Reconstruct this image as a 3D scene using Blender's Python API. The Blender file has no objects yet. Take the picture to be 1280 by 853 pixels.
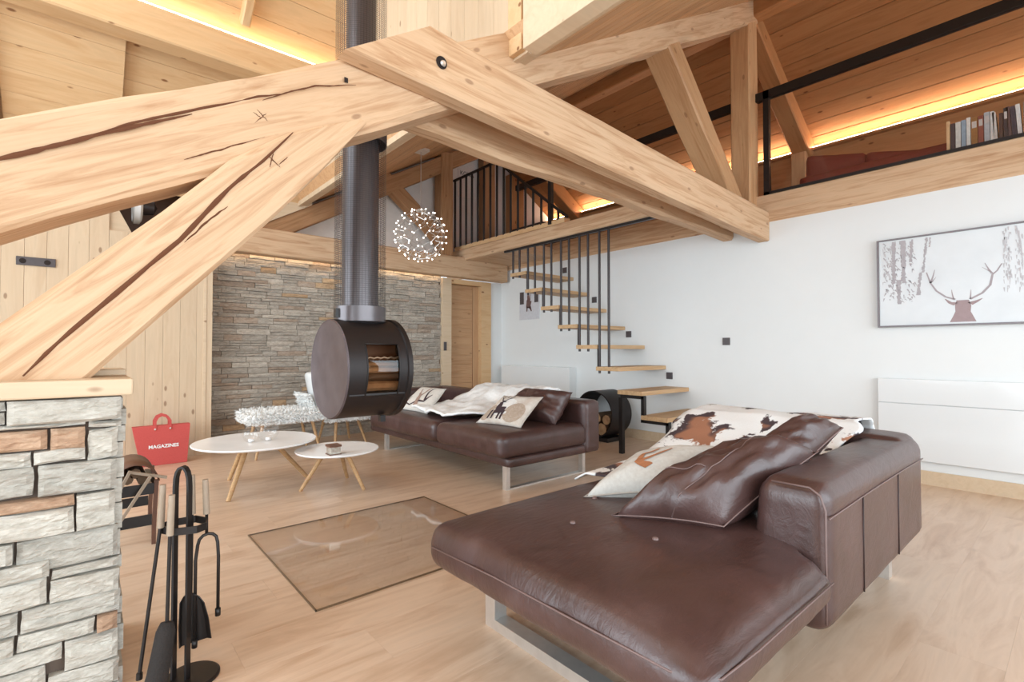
import bpy, bmesh, math, random
from mathutils import Vector, Matrix, noise
R = math.radians
scene = bpy.context.scene
COL = scene.collection

# ------------------------------------------------------------------ camera, world, light, exposure
cd = bpy.data.cameras.new('camera'); cam = bpy.data.objects.new('camera', cd); COL.objects.link(cam)
cam.location = (0, 0, 1.1); cam.rotation_euler = (R(91.1), 0, R(-40.8))
cd.sensor_width = 36; cd.lens = 36 * 621.7 / 1280; cd.clip_start = 0.05
scene.camera = cam
world = bpy.data.worlds.new('daylight'); scene.world = world; world.use_nodes = True
wb = world.node_tree.nodes['Background']; wb.inputs['Color'].default_value = (0.80, 0.92, 1.0, 1); wb.inputs['Strength'].default_value = 2.9
def area(name, loc, aim, sx, sy, power, colr=(1, 1, 1)):
    l = bpy.data.lights.new(name, 'AREA'); l.shape = 'RECTANGLE'; l.size = sx; l.size_y = sy; l.energy = power; l.color = colr
    o = bpy.data.objects.new(name, l); COL.objects.link(o); o.location = loc
    o.rotation_euler = Vector(aim).to_track_quat('-Z', 'Y').to_euler()
    return o
area('window_light_side', (-5.5, 2.6, 2.2), (1, 0, -0.06), 9.0, 4.0, 860, (0.79, 0.91, 1.0))
area('window_light_front', (1.6, -5.0, 2.0), (0, 1, -0.02), 9.0, 4.0, 700, (0.79, 0.91, 1.0))
area('added_roof_fill', (-1.3, 3.0, 4.1), (1, 0.35, -0.6), 2.4, 1.2, 50, (0.80, 0.92, 1.0))  # added fill lamp high under the cross-gable; no roof window stands there
scene.view_settings.view_transform = 'Standard'; scene.view_settings.look = 'None'
scene.view_settings.exposure = -0.37; scene.view_settings.gamma = 1.0; scene.view_settings.use_curve_mapping = False

# ------------------------------------------------------------------ materials
def newmat(name):
    m = bpy.data.materials.new(name); m.use_nodes = True
    nt = m.node_tree; return m, nt, nt.nodes['Principled BSDF']
def N(nt, t, **kw):
    n = nt.nodes.new(t)
    for k, v in kw.items(): setattr(n, k, v)
    return n
def ramp(nt, fac, stops):
    r = N(nt, 'ShaderNodeValToRGB'); e = r.color_ramp.elements
    while len(e) < len(stops): e.new(0.5)
    for i, (p, c) in enumerate(stops): e[i].position = p; e[i].color = (*c, 1)
    nt.links.new(fac, r.inputs['Fac']); return r.outputs['Color']
def mix(nt, fac, a, b, mode='MIX'):
    m = N(nt, 'ShaderNodeMix', data_type='RGBA', blend_type=mode)
    for sock, v in ((m.inputs['Factor'], fac), (m.inputs['A'], a), (m.inputs['B'], b)):
        if hasattr(v, 'is_linked'): nt.links.new(v, sock)
        elif isinstance(v, tuple): sock.default_value = (*v, 1)
        else: sock.default_value = v
    return m.outputs['Result']
def bump(nt, bsdf, h, strength, dist=0.01):
    b = N(nt, 'ShaderNodeBump'); b.inputs['Strength'].default_value = strength; b.inputs['Distance'].default_value = dist
    nt.links.new(h, b.inputs['Height']); nt.links.new(b.outputs['Normal'], bsdf.inputs['Normal'])
def coords(nt, scale, rand=True, kind='Object'):
    tc = N(nt, 'ShaderNodeTexCoord'); v = tc.outputs[kind]
    if rand:
        oi = N(nt, 'ShaderNodeObjectInfo'); cx = N(nt, 'ShaderNodeCombineXYZ')
        mu = N(nt, 'ShaderNodeMath', operation='MULTIPLY'); mu.inputs[1].default_value = 37.0
        nt.links.new(oi.outputs['Random'], mu.inputs[0])
        for s in ('X', 'Y', 'Z'): nt.links.new(mu.outputs[0], cx.inputs[s])
        ad = N(nt, 'ShaderNodeVectorMath', operation='ADD'); nt.links.new(v, ad.inputs[0]); nt.links.new(cx.outputs[0], ad.inputs[1]); v = ad.outputs[0]
    mp = N(nt, 'ShaderNodeMapping'); mp.inputs['Scale'].default_value = scale; nt.links.new(v, mp.inputs['Vector'])
    return mp.outputs['Vector']
def tex(nt, vec, scale, detail=4, rough=0.55, dist=0.0):
    n = N(nt, 'ShaderNodeTexNoise'); n.inputs['Scale'].default_value = scale; n.inputs['Detail'].default_value = detail
    n.inputs['Roughness'].default_value = rough; n.inputs['Distortion'].default_value = dist
    nt.links.new(vec, n.inputs['Vector']); return n.outputs['Fac']
def wood(name, light, dark, rough=0.55, grain=1.0, knots=0.55, bmp=0.25, vary=0.12, spec=0.3):
    """pine or oak with the grain along the piece's own length (local X)"""
    m, nt, b = newmat(name)
    v = coords(nt, (0.9, 14 * grain, 14 * grain)); g = tex(nt, v, 1.6, 6, 0.6, 1.2)
    v2 = coords(nt, (1.5, 70 * grain, 70 * grain)); g2 = tex(nt, v2, 1.5, 3, 0.5)
    c = ramp(nt, g, [(0.3, dark), (0.55, light), (0.8, tuple(x * 0.86 for x in light))])
    c = mix(nt, 0.14, c, ramp(nt, g2, [(0.3, tuple(x * 0.75 for x in dark)), (0.7, light)]))
    if knots:
        vk = coords(nt, (4.0, 9.0, 9.0)); vo = N(nt, 'ShaderNodeTexVoronoi'); vo.inputs['Scale'].default_value = 0.9
        nt.links.new(vk, vo.inputs['Vector'])
        kf = N(nt, 'ShaderNodeMapRange'); kf.inputs['From Min'].default_value = 0.075; kf.inputs['From Max'].default_value = 0.12
        kf.inputs['To Min'].default_value = knots; kf.inputs['To Max'].default_value = 0
        nt.links.new(vo.outputs['Distance'], kf.inputs['Value'])
        c = mix(nt, kf.outputs[0], c, (dark[0] * 0.38, dark[1] * 0.26, dark[2] * 0.2))
    oi = N(nt, 'ShaderNodeObjectInfo'); mr = N(nt, 'ShaderNodeMapRange'); mr.inputs['To Min'].default_value = 1 - vary; mr.inputs['To Max'].default_value = 1 + vary * 0.4
    nt.links.new(oi.outputs['Random'], mr.inputs['Value'])
    hs = N(nt, 'ShaderNodeHueSaturation'); nt.links.new(mr.outputs[0], hs.inputs['Value']); nt.links.new(c, hs.inputs['Color'])
    nt.links.new(hs.outputs[0], b.inputs['Base Color']); b.inputs['Roughness'].default_value = rough; b.inputs['Specular IOR Level'].default_value = spec
    bump(nt, b, g, bmp, 0.006); return m
def plain(name, c, rough=0.5, metal=0.0, bmp=0.0, bs=40, spec=0.5, c2=None, rand=False):
    m, nt, b = newmat(name); b.inputs['Base Color'].default_value = (*c, 1); b.inputs['Roughness'].default_value = rough
    b.inputs['Metallic'].default_value = metal; b.inputs['Specular IOR Level'].default_value = spec
    v = coords(nt, (1, 1, 1), rand); t = tex(nt, v, bs, 4)
    cc = c2 or tuple(x * 0.9 for x in c)
    nt.links.new(ramp(nt, t, [(0.35, c), (0.7, cc)]), b.inputs['Base Color'])
    if bmp: bump(nt, b, t, bmp, 0.004)
    return m
def emis(name, c, s):
    m, nt, b = newmat(name); b.inputs['Base Color'].default_value = (*c, 1); b.inputs['Emission Color'].default_value = (*c, 1); b.inputs['Emission Strength'].default_value = s; return m
def glass(name, tint=(1, 1, 1), rough=0.0, mixf=0.12):
    m, nt, b = newmat(name); out = nt.nodes['Material Output']
    tr = N(nt, 'ShaderNodeBsdfTransparent'); tr.inputs[0].default_value = (*tint, 1)
    gl = N(nt, 'ShaderNodeBsdfGlossy'); gl.inputs['Roughness'].default_value = rough
    lw = N(nt, 'ShaderNodeLayerWeight'); lw.inputs[0].default_value = 0.5
    pw = N(nt, 'ShaderNodeMath', operation='POWER'); pw.inputs[1].default_value = 4.0; nt.links.new(lw.outputs['Facing'], pw.inputs[0])
    fr = N(nt, 'ShaderNodeMath', operation='MULTIPLY_ADD'); fr.inputs[1].default_value = 0.8; fr.inputs[2].default_value = 0.04; nt.links.new(pw.outputs[0], fr.inputs[0])
    ms = N(nt, 'ShaderNodeMixShader'); nt.links.new(fr.outputs[0], ms.inputs[0]); nt.links.new(tr.outputs[0], ms.inputs[1]); nt.links.new(gl.outputs[0], ms.inputs[2])
    nt.links.new(ms.outputs[0], out.inputs['Surface']); return m

M = {}
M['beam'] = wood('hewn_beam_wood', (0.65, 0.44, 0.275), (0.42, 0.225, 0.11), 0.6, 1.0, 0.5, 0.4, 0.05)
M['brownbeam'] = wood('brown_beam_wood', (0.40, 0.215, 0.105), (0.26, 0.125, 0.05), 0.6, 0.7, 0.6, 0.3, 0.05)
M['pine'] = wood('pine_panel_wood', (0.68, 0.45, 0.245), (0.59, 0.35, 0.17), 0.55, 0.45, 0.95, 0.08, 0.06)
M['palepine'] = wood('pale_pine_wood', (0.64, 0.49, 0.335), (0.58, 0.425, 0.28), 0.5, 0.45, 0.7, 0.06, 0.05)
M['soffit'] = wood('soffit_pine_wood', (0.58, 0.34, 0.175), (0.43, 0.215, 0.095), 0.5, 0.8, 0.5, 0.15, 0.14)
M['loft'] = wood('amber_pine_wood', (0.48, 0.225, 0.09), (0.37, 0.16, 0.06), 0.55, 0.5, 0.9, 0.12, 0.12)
M['oak'] = wood('oak_floor_wood', (0.70, 0.515, 0.375), (0.52, 0.335, 0.215), 0.28, 0.35, 0.1, 0.04, 0.05, 0.5)
M['door'] = wood('door_wood', (0.52, 0.31, 0.165), (0.40, 0.21, 0.10), 0.5, 1.0, 0.4, 0.1, 0.04)
M['tread'] = wood('tread_oak_wood', (0.58, 0.38, 0.21), (0.42, 0.24, 0.11), 0.5, 1.0, 0.3, 0.1, 0.05)
M['legwood'] = wood('table_leg_wood', (0.55, 0.34, 0.17), (0.40, 0.22, 0.10), 0.45, 2.0, 0, 0.05, 0.05)
M['endwood'] = plain('sawn_wood_shadow', (0.10, 0.035, 0.015), 0.9)
M['white'] = plain('white_plaster', (0.74, 0.745, 0.735), 0.85, c2=(0.73, 0.735, 0.725), bs=6)
M['whitegloss'] = plain('white_lacquer', (0.73, 0.735, 0.73), 0.12, bs=3, c2=(0.725, 0.73, 0.725))
M['gable'] = plain('warm_white_plaster', (0.66, 0.62, 0.59), 0.85, bs=6)
M['black'] = plain('black_steel', (0.018, 0.014, 0.013), 0.42, 0.3, bs=30)
M['bars'] = plain('dark_baluster_steel', (0.035, 0.026, 0.026), 0.4, 0.3, bs=30)
M['stove'] = plain('stove_steel', (0.020, 0.014, 0.013), 0.5, 0.3, 0.05, 60)
M['stoveface'] = plain('stove_face_steel', (0.11, 0.085, 0.09), 0.5, 0.3, 0.12, 9, c2=(0.08, 0.058, 0.062))
M['pipe'] = plain('flue_steel', (0.12, 0.105, 0.108), 0.30, 0.65, bs=8)
M['chrome'] = plain('brushed_steel', (0.70, 0.66, 0.62), 0.34, 0.75, bs=20)
M['switch'] = plain('anthracite_plastic', (0.075, 0.062, 0.065), 0.45)
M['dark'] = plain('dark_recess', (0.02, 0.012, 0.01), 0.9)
M['red'] = plain('red_felt', (0.55, 0.085, 0.075), 0.8, bmp=0.1, bs=160, c2=(0.49, 0.07, 0.06))
M['redsofa'] = plain('oxblood_fabric', (0.20, 0.030, 0.018), 0.8, bmp=0.1, bs=120)
M['print'] = plain('white_print', (0.9, 0.88, 0.86), 0.7)
M['fur'] = plain('white_sheepskin', (0.90, 0.89, 0.87), 0.9, bmp=0.3, bs=45, c2=(0.86, 0.85, 0.82))
M['throw'] = plain('white_throw_fabric', (0.88, 0.88, 0.87), 0.85, bmp=0.5, bs=30, c2=(0.8, 0.79, 0.76))
M['tabletop'] = plain('white_table_lacquer', (0.90, 0.90, 0.90), 0.25, bs=3)
M['handle'] = plain('light_handle_wood', (0.33, 0.25, 0.18), 0.6, bs=50)
M['bristle'] = plain('brush_bristles', (0.02, 0.015, 0.013), 0.9, bmp=0.8, bs=150)
M['log'] = plain('firewood', (0.42, 0.27, 0.15), 0.85, bmp=0.3, bs=18, c2=(0.26, 0.15, 0.08))
M['bark'] = plain('firewood_bark', (0.14, 0.085, 0.05), 0.9, bmp=0.6, bs=30)
M['brownleather'] = plain('saddle_leather', (0.13, 0.055, 0.03), 0.5, bmp=0.2, bs=25)
M['glass'] = glass('clear_glass')
M['tint'] = glass('stove_glass', (0.72, 0.6, 0.5))
M['led'] = emis('warm_led_strip', (1.0, 0.82, 0.60), 85)
M['led2'] = emis('warm_led_cove', (1.0, 0.74, 0.44), 30)
M['led3'] = emis('stone_wall_led', (1.0, 0.72, 0.42), 15)
M['bulb'] = emis('led_point', (1.0, 0.93, 0.85), 5)
M['wire'] = plain('thin_steel_wire', (0.55, 0.5, 0.46), 0.3, 0.8)
M['crack'] = plain('timber_crack', (0.13, 0.045, 0.018), 0.95)

def leather():
    m, nt, b = newmat('brown_leather')
    v = coords(nt, (1, 1, 1)); a = tex(nt, v, 5, 5, 0.6, 0.6); f = tex(nt, v, 320, 2)
    c = ramp(nt, a, [(0.3, (0.050, 0.024, 0.020)), (0.6, (0.075, 0.038, 0.034)), (0.85, (0.11, 0.066, 0.061))])
    nt.links.new(c, b.inputs['Base Color']); b.inputs['Specular IOR Level'].default_value = 0.55
    rr = N(nt, 'ShaderNodeMapRange'); rr.inputs['To Min'].default_value = 0.27; rr.inputs['To Max'].default_value = 0.40; nt.links.new(a, rr.inputs['Value']); nt.links.new(rr.outputs[0], b.inputs['Roughness'])
    vs = coords(nt, (3, 9, 5)); w = tex(nt, vs, 2.2, 5, 0.62, 1.6)
    cr = N(nt, 'ShaderNodeMath', operation='MULTIPLY_ADD'); nt.links.new(f, cr.inputs[0]); cr.inputs[1].default_value = 0.05; nt.links.new(w, cr.inputs[2])
    bump(nt, b, cr.outputs[0], 0.12, 0.03); return m
M['leather'] = leather()
M['seam'] = plain('leather_piping', (0.16, 0.10, 0.09), 0.45)

def stone(name, cols, bs=28):
    m, nt, b = newmat(name); v = coords(nt, (1, 1, 3.0)); t = tex(nt, v, 9, 7, 0.65, 0.5); t2 = tex(nt, v, bs, 6, 0.7)
    c = ramp(nt, t, [(0.25, cols[0]), (0.5, cols[1]), (0.75, cols[2])])
    c = mix(nt, 0.35, c, ramp(nt, t2, [(0.35, tuple(x * 0.55 for x in cols[0])), (0.65, cols[2])]))
    oi = N(nt, 'ShaderNodeObjectInfo'); mr = N(nt, 'ShaderNodeMapRange'); mr.inputs['To Min'].default_value = 0.8; mr.inputs['To Max'].default_value = 1.08
    nt.links.new(oi.outputs['Random'], mr.inputs['Value']); hs = N(nt, 'ShaderNodeHueSaturation'); nt.links.new(mr.outputs[0], hs.inputs['Value']); nt.links.new(c, hs.inputs['Color'])
    nt.links.new(hs.outputs[0], b.inputs['Base Color']); b.inputs['Roughness'].default_value = 0.85
    bump(nt, b, t2, 0.7, 0.012); return m
M['stone'] = stone('pale_quartzite', ((0.40, 0.35, 0.29), (0.56, 0.52, 0.45), (0.68, 0.645, 0.58)))
M['ruststone'] = stone('rust_quartzite', ((0.36, 0.20, 0.12), (0.52, 0.32, 0.20), (0.62, 0.45, 0.32)))
M['wallstone'] = stone('grey_schist', ((0.27, 0.225, 0.175), (0.45, 0.39, 0.32), (0.60, 0.53, 0.45)))
M['wallstone2'] = stone('ochre_schist', ((0.34, 0.20, 0.10), (0.50, 0.33, 0.19), (0.58, 0.43, 0.28)))
M['wallstone3'] = stone('brown_schist', ((0.22, 0.155, 0.11), (0.38, 0.285, 0.21), (0.50, 0.41, 0.33)))
M['mortar'] = plain('mortar', (0.12, 0.085, 0.065), 0.95, bmp=0.3)

def hide():
    m, nt, b = newmat('cowhide'); v = coords(nt, (1, 1, 1), False)
    a = tex(nt, v, 4.6, 5, 0.6, 0.4); s = tex(nt, v, 5.2, 2, 0.5); fine = tex(nt, coords(nt, (20, 20, 60), False), 6, 4)
    dk = mix(nt, ramp(nt, s, [(0.55, (0, 0, 0)), (0.62, (1, 1, 1))]), (0.055, 0.035, 0.04), (0.34, 0.15, 0.085))
    fac = ramp(nt, a, [(0.53, (0, 0, 0)), (0.555, (1, 1, 1))])
    c = mix(nt, fac, mix(nt, fine, (0.84, 0.845, 0.84), (0.76, 0.755, 0.74)), dk)
    nt.links.new(c, b.inputs['Base Color']); b.inputs['Roughness'].default_value = 0.75; bump(nt, b, fine, 0.3, 0.005); return m
M['hide'] = hide()

# ------------------------------------------------------------------ helpers
def wm(o):
    m = o.matrix_basis.copy()
    return wm(o.parent) @ o.matrix_parent_inverse @ m if o.parent else m
def adopt(o, parent):
    if parent is not None:
        o.parent = parent; o.matrix_parent_inverse = wm(parent).inverted()
    return o
def link(name, me, mat, parent=None, mtx=None):
    o = bpy.data.objects.new(name, me); COL.objects.link(o)
    if mat is not None and not me.materials: me.materials.append(mat)
    if mtx is not None:
        o.matrix_basis = mtx
    return adopt(o, parent)
def mesh(name, V, F, mat, parent=None, mtx=None, smooth=False):
    me = bpy.data.meshes.new(name); me.from_pydata([tuple(v) for v in V], [], F); me.update()
    if smooth:
        for p in me.polygons: p.use_smooth = True
    return link(name, me, mat, parent, mtx)
def rebase(o, loc):
    """put a top-level mesh's origin at its base"""
    o.data.transform(Matrix.Translation(-Vector(loc))); o.location = loc; return o
def tag(o, label=None, cat=None, group=None, kind=None):
    if label: o['label'] = label
    if cat: o['category'] = cat
    if group: o['group'] = group
    if kind: o['kind'] = kind
    return o
def thing(name, label, cat, loc=(0, 0, 0), group=None):
    o = bpy.data.objects.new(name, None); COL.objects.link(o); o.location = loc; o.empty_display_size = 0.1
    return tag(o, label, cat, group)
def struct(name, V, F, mat, parent=None):
    o = mesh(name, V, F, mat, parent)
    if parent is None: o['kind'] = 'structure'
    return o
def box(x0, x1, y0, y1, z0, z1):
    V = [(x, y, z) for x in (x0, x1) for y in (y0, y1) for z in (z0, z1)]
    F = [(0, 1, 3, 2), (4, 6, 7, 5), (0, 4, 5, 1), (2, 3, 7, 6), (0, 2, 6, 4), (1, 5, 7, 3)]
    return V, F
class MB:
    def __init__(s): s.V = []; s.F = []
    def add(s, V, F):
        n = len(s.V); s.V += [tuple(v) for v in V]; s.F += [tuple(i + n for i in f) for f in F]; return s
    def box(s, *a): return s.add(*box(*a))
    def tube(s, pts, r, n=8, closed=False, cap=True):
        pts = [Vector(p) for p in pts]; rs = r if isinstance(r, (list, tuple)) else [r] * len(pts)
        b = len(s.V); m = len(pts); prev = None
        for i, p in enumerate(pts):
            t = (pts[(i + 1) % m] - pts[i - 1]) if closed else (pts[min(i + 1, m - 1)] - pts[max(i - 1, 0)])
            t.normalize()
            if prev is None: u = t.orthogonal().normalized()
            else: u = (prev - t * prev.dot(t)); u = u.normalized() if u.length > 1e-6 else t.orthogonal().normalized()
            prev = u; w = t.cross(u)
            for k in range(n):
                a = 2 * math.pi * k / n; s.V.append(tuple(p + (u * math.cos(a) + w * math.sin(a)) * rs[i]))
        for i in range(m if closed else m - 1):
            j = (i + 1) % m
            for k in range(n):
                k2 = (k + 1) % n; s.F.append((b + i * n + k, b + i * n + k2, b + j * n + k2, b + j * n + k))
        if cap and not closed:
            s.F.append(tuple(b + k for k in range(n))[::-1]); s.F.append(tuple(b + (m - 1) * n + k for k in range(n)))
        return s
    def lathe(s, prof, c, n=32, axis='Z'):
        """prof: (radius, height) along the axis"""
        b = len(s.V)
        for r, h in prof:
            for k in range(n):
                a = 2 * math.pi * k / n; p = (r * math.cos(a), r * math.sin(a), h)
                if axis == 'X': p = (p[2], p[0], p[1])
                s.V.append((c[0] + p[0], c[1] + p[1], c[2] + p[2]))
        for i in range(len(prof) - 1):
            for k in range(n):
                k2 = (k + 1) % n; s.F.append((b + i * n + k, b + i * n + k2, b + (i + 1) * n + k2, b + (i + 1) * n + k))
        return s
    def flat(s, pts, w, th, up=(0, 0, 1)):
        """flat bar of width w (across up) following pts"""
        pts = [Vector(p) for p in pts]; up = Vector(up); b = len(s.V); m = len(pts)
        for i, p in enumerate(pts):
            t = (pts[min(i + 1, m - 1)] - pts[max(i - 1, 0)]).normalized(); nrm = up.cross(t).normalized()
            for a, c in ((-1, -1), (1, -1), (1, 1), (-1, 1)): s.V.append(tuple(p + up * (a * w / 2) + nrm * (c * th / 2)))
        for i in range(m - 1):
            for k in range(4):
                k2 = (k + 1) % 4; s.F.append((b + i * 4 + k, b + i * 4 + k2, b + i * 4 + 4 + k2, b + i * 4 + 4 + k))
        s.F.append((b, b + 3, b + 2, b + 1)); s.F.append(tuple(b + (m - 1) * 4 + k for k in range(4)))
        return s
    def build(s, name, mat, parent=None, smooth=False, auto=None):
        o = mesh(name, s.V, s.F, mat, parent, None, smooth or auto is not None)
        bm = bmesh.new(); bm.from_mesh(o.data); bmesh.ops.recalc_face_normals(bm, faces=bm.faces)
        if auto is not None:
            for e in bm.edges:
                if len(e.link_faces) == 2 and e.calc_face_angle(0) > R(auto): e.smooth = False
        bm.to_mesh(o.data); bm.free()
        return o
def bx(name, x0, x1, y0, y1, z0, z1, mat, parent=None, bev=0.0):
    o = mesh(name, *box(x0, x1, y0, y1, z0, z1), mat, parent)
    if bev:
        bm = bmesh.new(); bm.from_mesh(o.data); bmesh.ops.bevel(bm, geom=bm.edges[:], offset=bev, segments=2, profile=0.5, affect='EDGES'); bm.to_mesh(o.data); bm.free()
    return o
def axes(p0, p1, up):
    x = (Vector(p1) - Vector(p0)).normalized(); z = Vector(up); z = (z - x * z.dot(x)).normalized(); y = z.cross(x)
    m = Matrix((x, y, z)).transposed().to_4x4(); m.translation = p0; return m
_cache = {}
def plank(name, p0, p1, w, t, up, mat, parent=None, ch=0.003):
    """a board from p0 to p1: width w across, thickness t along up; chamfered long edges; local X is its length"""
    L = (Vector(p1) - Vector(p0)).length; key = (round(L, 3), round(w, 4), round(t, 4), ch, mat.name)
    me = _cache.get(key)
    if me is None:
        a, b = w / 2, t / 2; c = ch
        sec = [(-a + c, -b), (a - c, -b), (a, -b + c), (a, b - c), (a - c, b), (-a + c, b), (-a, b - c), (-a, -b + c)]
        V = [(x, y, z) for x in (0, L) for y, z in sec]; F = [(k, (k + 1) % 8, 8 + (k + 1) % 8, 8 + k) for k in range(8)]
        F += [tuple(range(8))[::-1], tuple(range(8, 16))]
        me = bpy.data.meshes.new(name); me.from_pydata(V, [], F); me.materials.append(mat); _cache[key] = me
    return link(name, me, None, parent, axes(p0, p1, up))
def beam(name, p0, p1, w, h, mat, parent=None, up=(0, 0, 1), wob=0.006, seed=0, h1=None, ch=0.012, c0=0.0, c1=0.0, seg=18):
    """hewn timber: w = horizontal width, h = depth (h1 at the far end), wobbling faces, chamfered; c0/c1 shear the end cuts"""
    L = (Vector(p1) - Vector(p0)).length; h1 = h if h1 is None else h1; V = []; F = []
    for i in range(seg + 1):
        f = i / seg; x = f * L; hh = (h + (h1 - h) * f) / 2; a = w / 2
        def nz(k): return noise.noise(Vector((x * 1.6 + seed * 7.3, k * 3.1, seed))) * wob
        sec = [(-a + ch, -hh), (a - ch, -hh), (a, -hh + ch), (a, hh - ch), (a - ch, hh), (-a + ch, hh), (-a, hh - ch), (-a, -hh + ch)]
        for k, (y, z) in enumerate(sec):
            sh = (c0 * z * (1 - f) + c1 * z * f)
            V.append((x + sh, y + nz(k // 2), z + nz(k // 2 + 9)))
    for i in range(seg):
        for k in range(8):
            k2 = (k + 1) % 8; F.append((i * 8 + k, i * 8 + k2, i * 8 + 8 + k2, i * 8 + 8 + k))
    F += [tuple(range(8))[::-1], tuple(seg * 8 + k for k in range(8))]
    return mesh(name, V, F, mat, parent, axes(p0, p1, up))
def softbox(name, x0, x1, y0, y1, z0, z1, r, mat, parent=None, n=(24, 24, 8), puff=0.0, wr=0.0, seed=0, fn=None):
    """rounded, padded block; puff swells the top, wr wrinkles the skin"""
    bm = bmesh.new(); V = {}
    def vert(i, j, k):
        key = (i, j, k)
        if key not in V:
            u, v, w = i / n[0], j / n[1], k / n[2]
            p = Vector((x0 + u * (x1 - x0), y0 + v * (y1 - y0), z0 + w * (z1 - z0)))
            c = Vector((min(max(p.x, x0 + r), x1 - r), min(max(p.y, y0 + r), y1 - r), min(max(p.z, z0 + r), z1 - r)))
            d = p - c
            if d.length > 1e-6: p = c + d * (r / max(abs(d.x), abs(d.y), abs(d.z))) * (max(abs(d.x), abs(d.y), abs(d.z)) / d.length)
            if puff and w > 0.5:
                p.z += puff * (1 - (2 * u - 1) ** 4) * (1 - (2 * v - 1) ** 4) * (2 * w - 1)
            if wr:
                q = Vector((p.x * 5, p.y * 5, p.z * 5 + seed)); s = noise.noise(q) + 0.5 * noise.noise(q * 2.7)
                dd = (p - Vector(((x0 + x1) / 2, (y0 + y1) / 2, (z0 + z1) / 2))).normalized(); p = p + dd * s * wr
            if fn: p = Vector(fn(p, u, v, w))
            V[key] = bm.verts.new(p)
        return V[key]
    for k in (0, n[2]):
        for i in range(n[0]):
            for j in range(n[1]): bm.faces.new([vert(i, j, k), vert(i + 1, j, k), vert(i + 1, j + 1, k), vert(i, j + 1, k)])
    for j in (0, n[1]):
        for i in range(n[0]):
            for k in range(n[2]): bm.faces.new([vert(i, j, k), vert(i + 1, j, k), vert(i + 1, j, k + 1), vert(i, j, k + 1)])
    for i in (0, n[0]):
        for j in range(n[1]):
            for k in range(n[2]): bm.faces.new([vert(i, j, k), vert(i, j + 1, k), vert(i, j + 1, k + 1), vert(i, j, k + 1)])
    bmesh.ops.recalc_face_normals(bm, faces=bm.faces)
    me = bpy.data.meshes.new(name); bm.to_mesh(me); bm.free()
    for p in me.polygons: p.use_smooth = True
    return link(name, me, mat, parent)
def pillow_fn(A, B, C, D, t, sag=0.0, seed=0, wr=0.01):
    A, B, C, D = map(Vector, (A, B, C, D)); nrm = ((B - A).cross(D - A)).normalized()
    def f(u, v, side, off=0.0):
        pin = 0.06 * (1 - 4 * (u - 0.5) ** 2); piv = 0.06 * (1 - 4 * (v - 0.5) ** 2)
        uu = u + (0.5 - u) * piv; vv = v + (0.5 - v) * pin
        p = (A * (1 - uu) + B * uu) * (1 - vv) + (D * (1 - uu) + C * uu) * vv
        bul = (max(0, 1 - abs(2 * u - 1) ** 2.6) ** 0.55) * (max(0, 1 - abs(2 * v - 1) ** 2.6) ** 0.55)
        wn = noise.noise(Vector((u * 4 + seed, v * 4, side))) + 0.6 * noise.noise(Vector((u * 9, v * 9 + seed, side)))
        return p + nrm * (side * (t / 2) * bul + wn * wr * min(1, bul * 1.6) + side * off)
    return f
def pillow(name, A, B, C, D, t, mat, parent=None, seed=0, wr=0.01, n=22, label=None):
    f = pillow_fn(A, B, C, D, t, 0, seed, wr); V = []; F = []
    for side in (1, -1):
        b = len(V)
        for j in range(n + 1):
            for i in range(n + 1): V.append(f(i / n, j / n, side))
        for j in range(n):
            for i in range(n):
                q = [b + j * (n + 1) + i, b + j * (n + 1) + i + 1, b + (j + 1) * (n + 1) + i + 1, b + (j + 1) * (n + 1) + i]
                F.append(q if side == 1 else q[::-1])
    o = mesh(name, V, F, mat, parent, None, True)
    bm = bmesh.new(); bm.from_mesh(o.data); bmesh.ops.remove_doubles(bm, verts=bm.verts, dist=0.0004); bm.to_mesh(o.data); bm.free()
    return o, f
def piping(f, parent, mat, r=0.004, name='piping', n=14):
    pts = [f(i / n, 0, 1) for i in range(n)] + [f(1, i / n, 1) for i in range(n)] + [f(1 - i / n, 1, 1) for i in range(n)] + [f(0, 1 - i / n, 1) for i in range(n)]
    return MB().tube(pts, r, 6, closed=True).build(name, mat, parent, True)
def stroke(pts, w0, w1=None, n=6):
    """polyline (2D) with tapering width -> quads (2D)"""
    w1 = w0 if w1 is None else w1; P = []
    m = len(pts)
    dense = []
    for i in range(m - 1):
        for k in range(n): 
            f = k / n; dense.append((pts[i][0] * (1 - f) + pts[i + 1][0] * f, pts[i][1] * (1 - f) + pts[i + 1][1] * f))
    dense.append(pts[-1]); L = len(dense); out = []; rows = []
    for i, p in enumerate(dense):
        q0 = dense[max(i - 1, 0)]; q1 = dense[min(i + 1, L - 1)]; dx, dy = q1[0] - q0[0], q1[1] - q0[1]; l = math.hypot(dx, dy) or 1
        w = (w0 + (w1 - w0) * i / (L - 1)) / 2; rows.append(((p[0] - dy / l * w, p[1] + dx / l * w), (p[0] + dy / l * w, p[1] - dx / l * w)))
    for i in range(L - 1): out.append([rows[i][0], rows[i][1], rows[i + 1][1], rows[i + 1][0]])
    return out
def blob(cx, cy, rx, ry, n=14):
    out = []
    for rr in range(3):
        a0, a1 = rr / 3, (rr + 1) / 3
        for k in range(n):
            t0, t1 = 2 * math.pi * k / n, 2 * math.pi * (k + 1) / n
            out.append([(cx + rx * a0 * math.cos(t0), cy + ry * a0 * math.sin(t0)), (cx + rx * a1 * math.cos(t0), cy + ry * a1 * math.sin(t0)), (cx + rx * a1 * math.cos(t1), cy + ry * a1 * math.sin(t1)), (cx + rx * a0 * math.cos(t1), cy + ry * a0 * math.sin(t1))])
    return out
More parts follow.
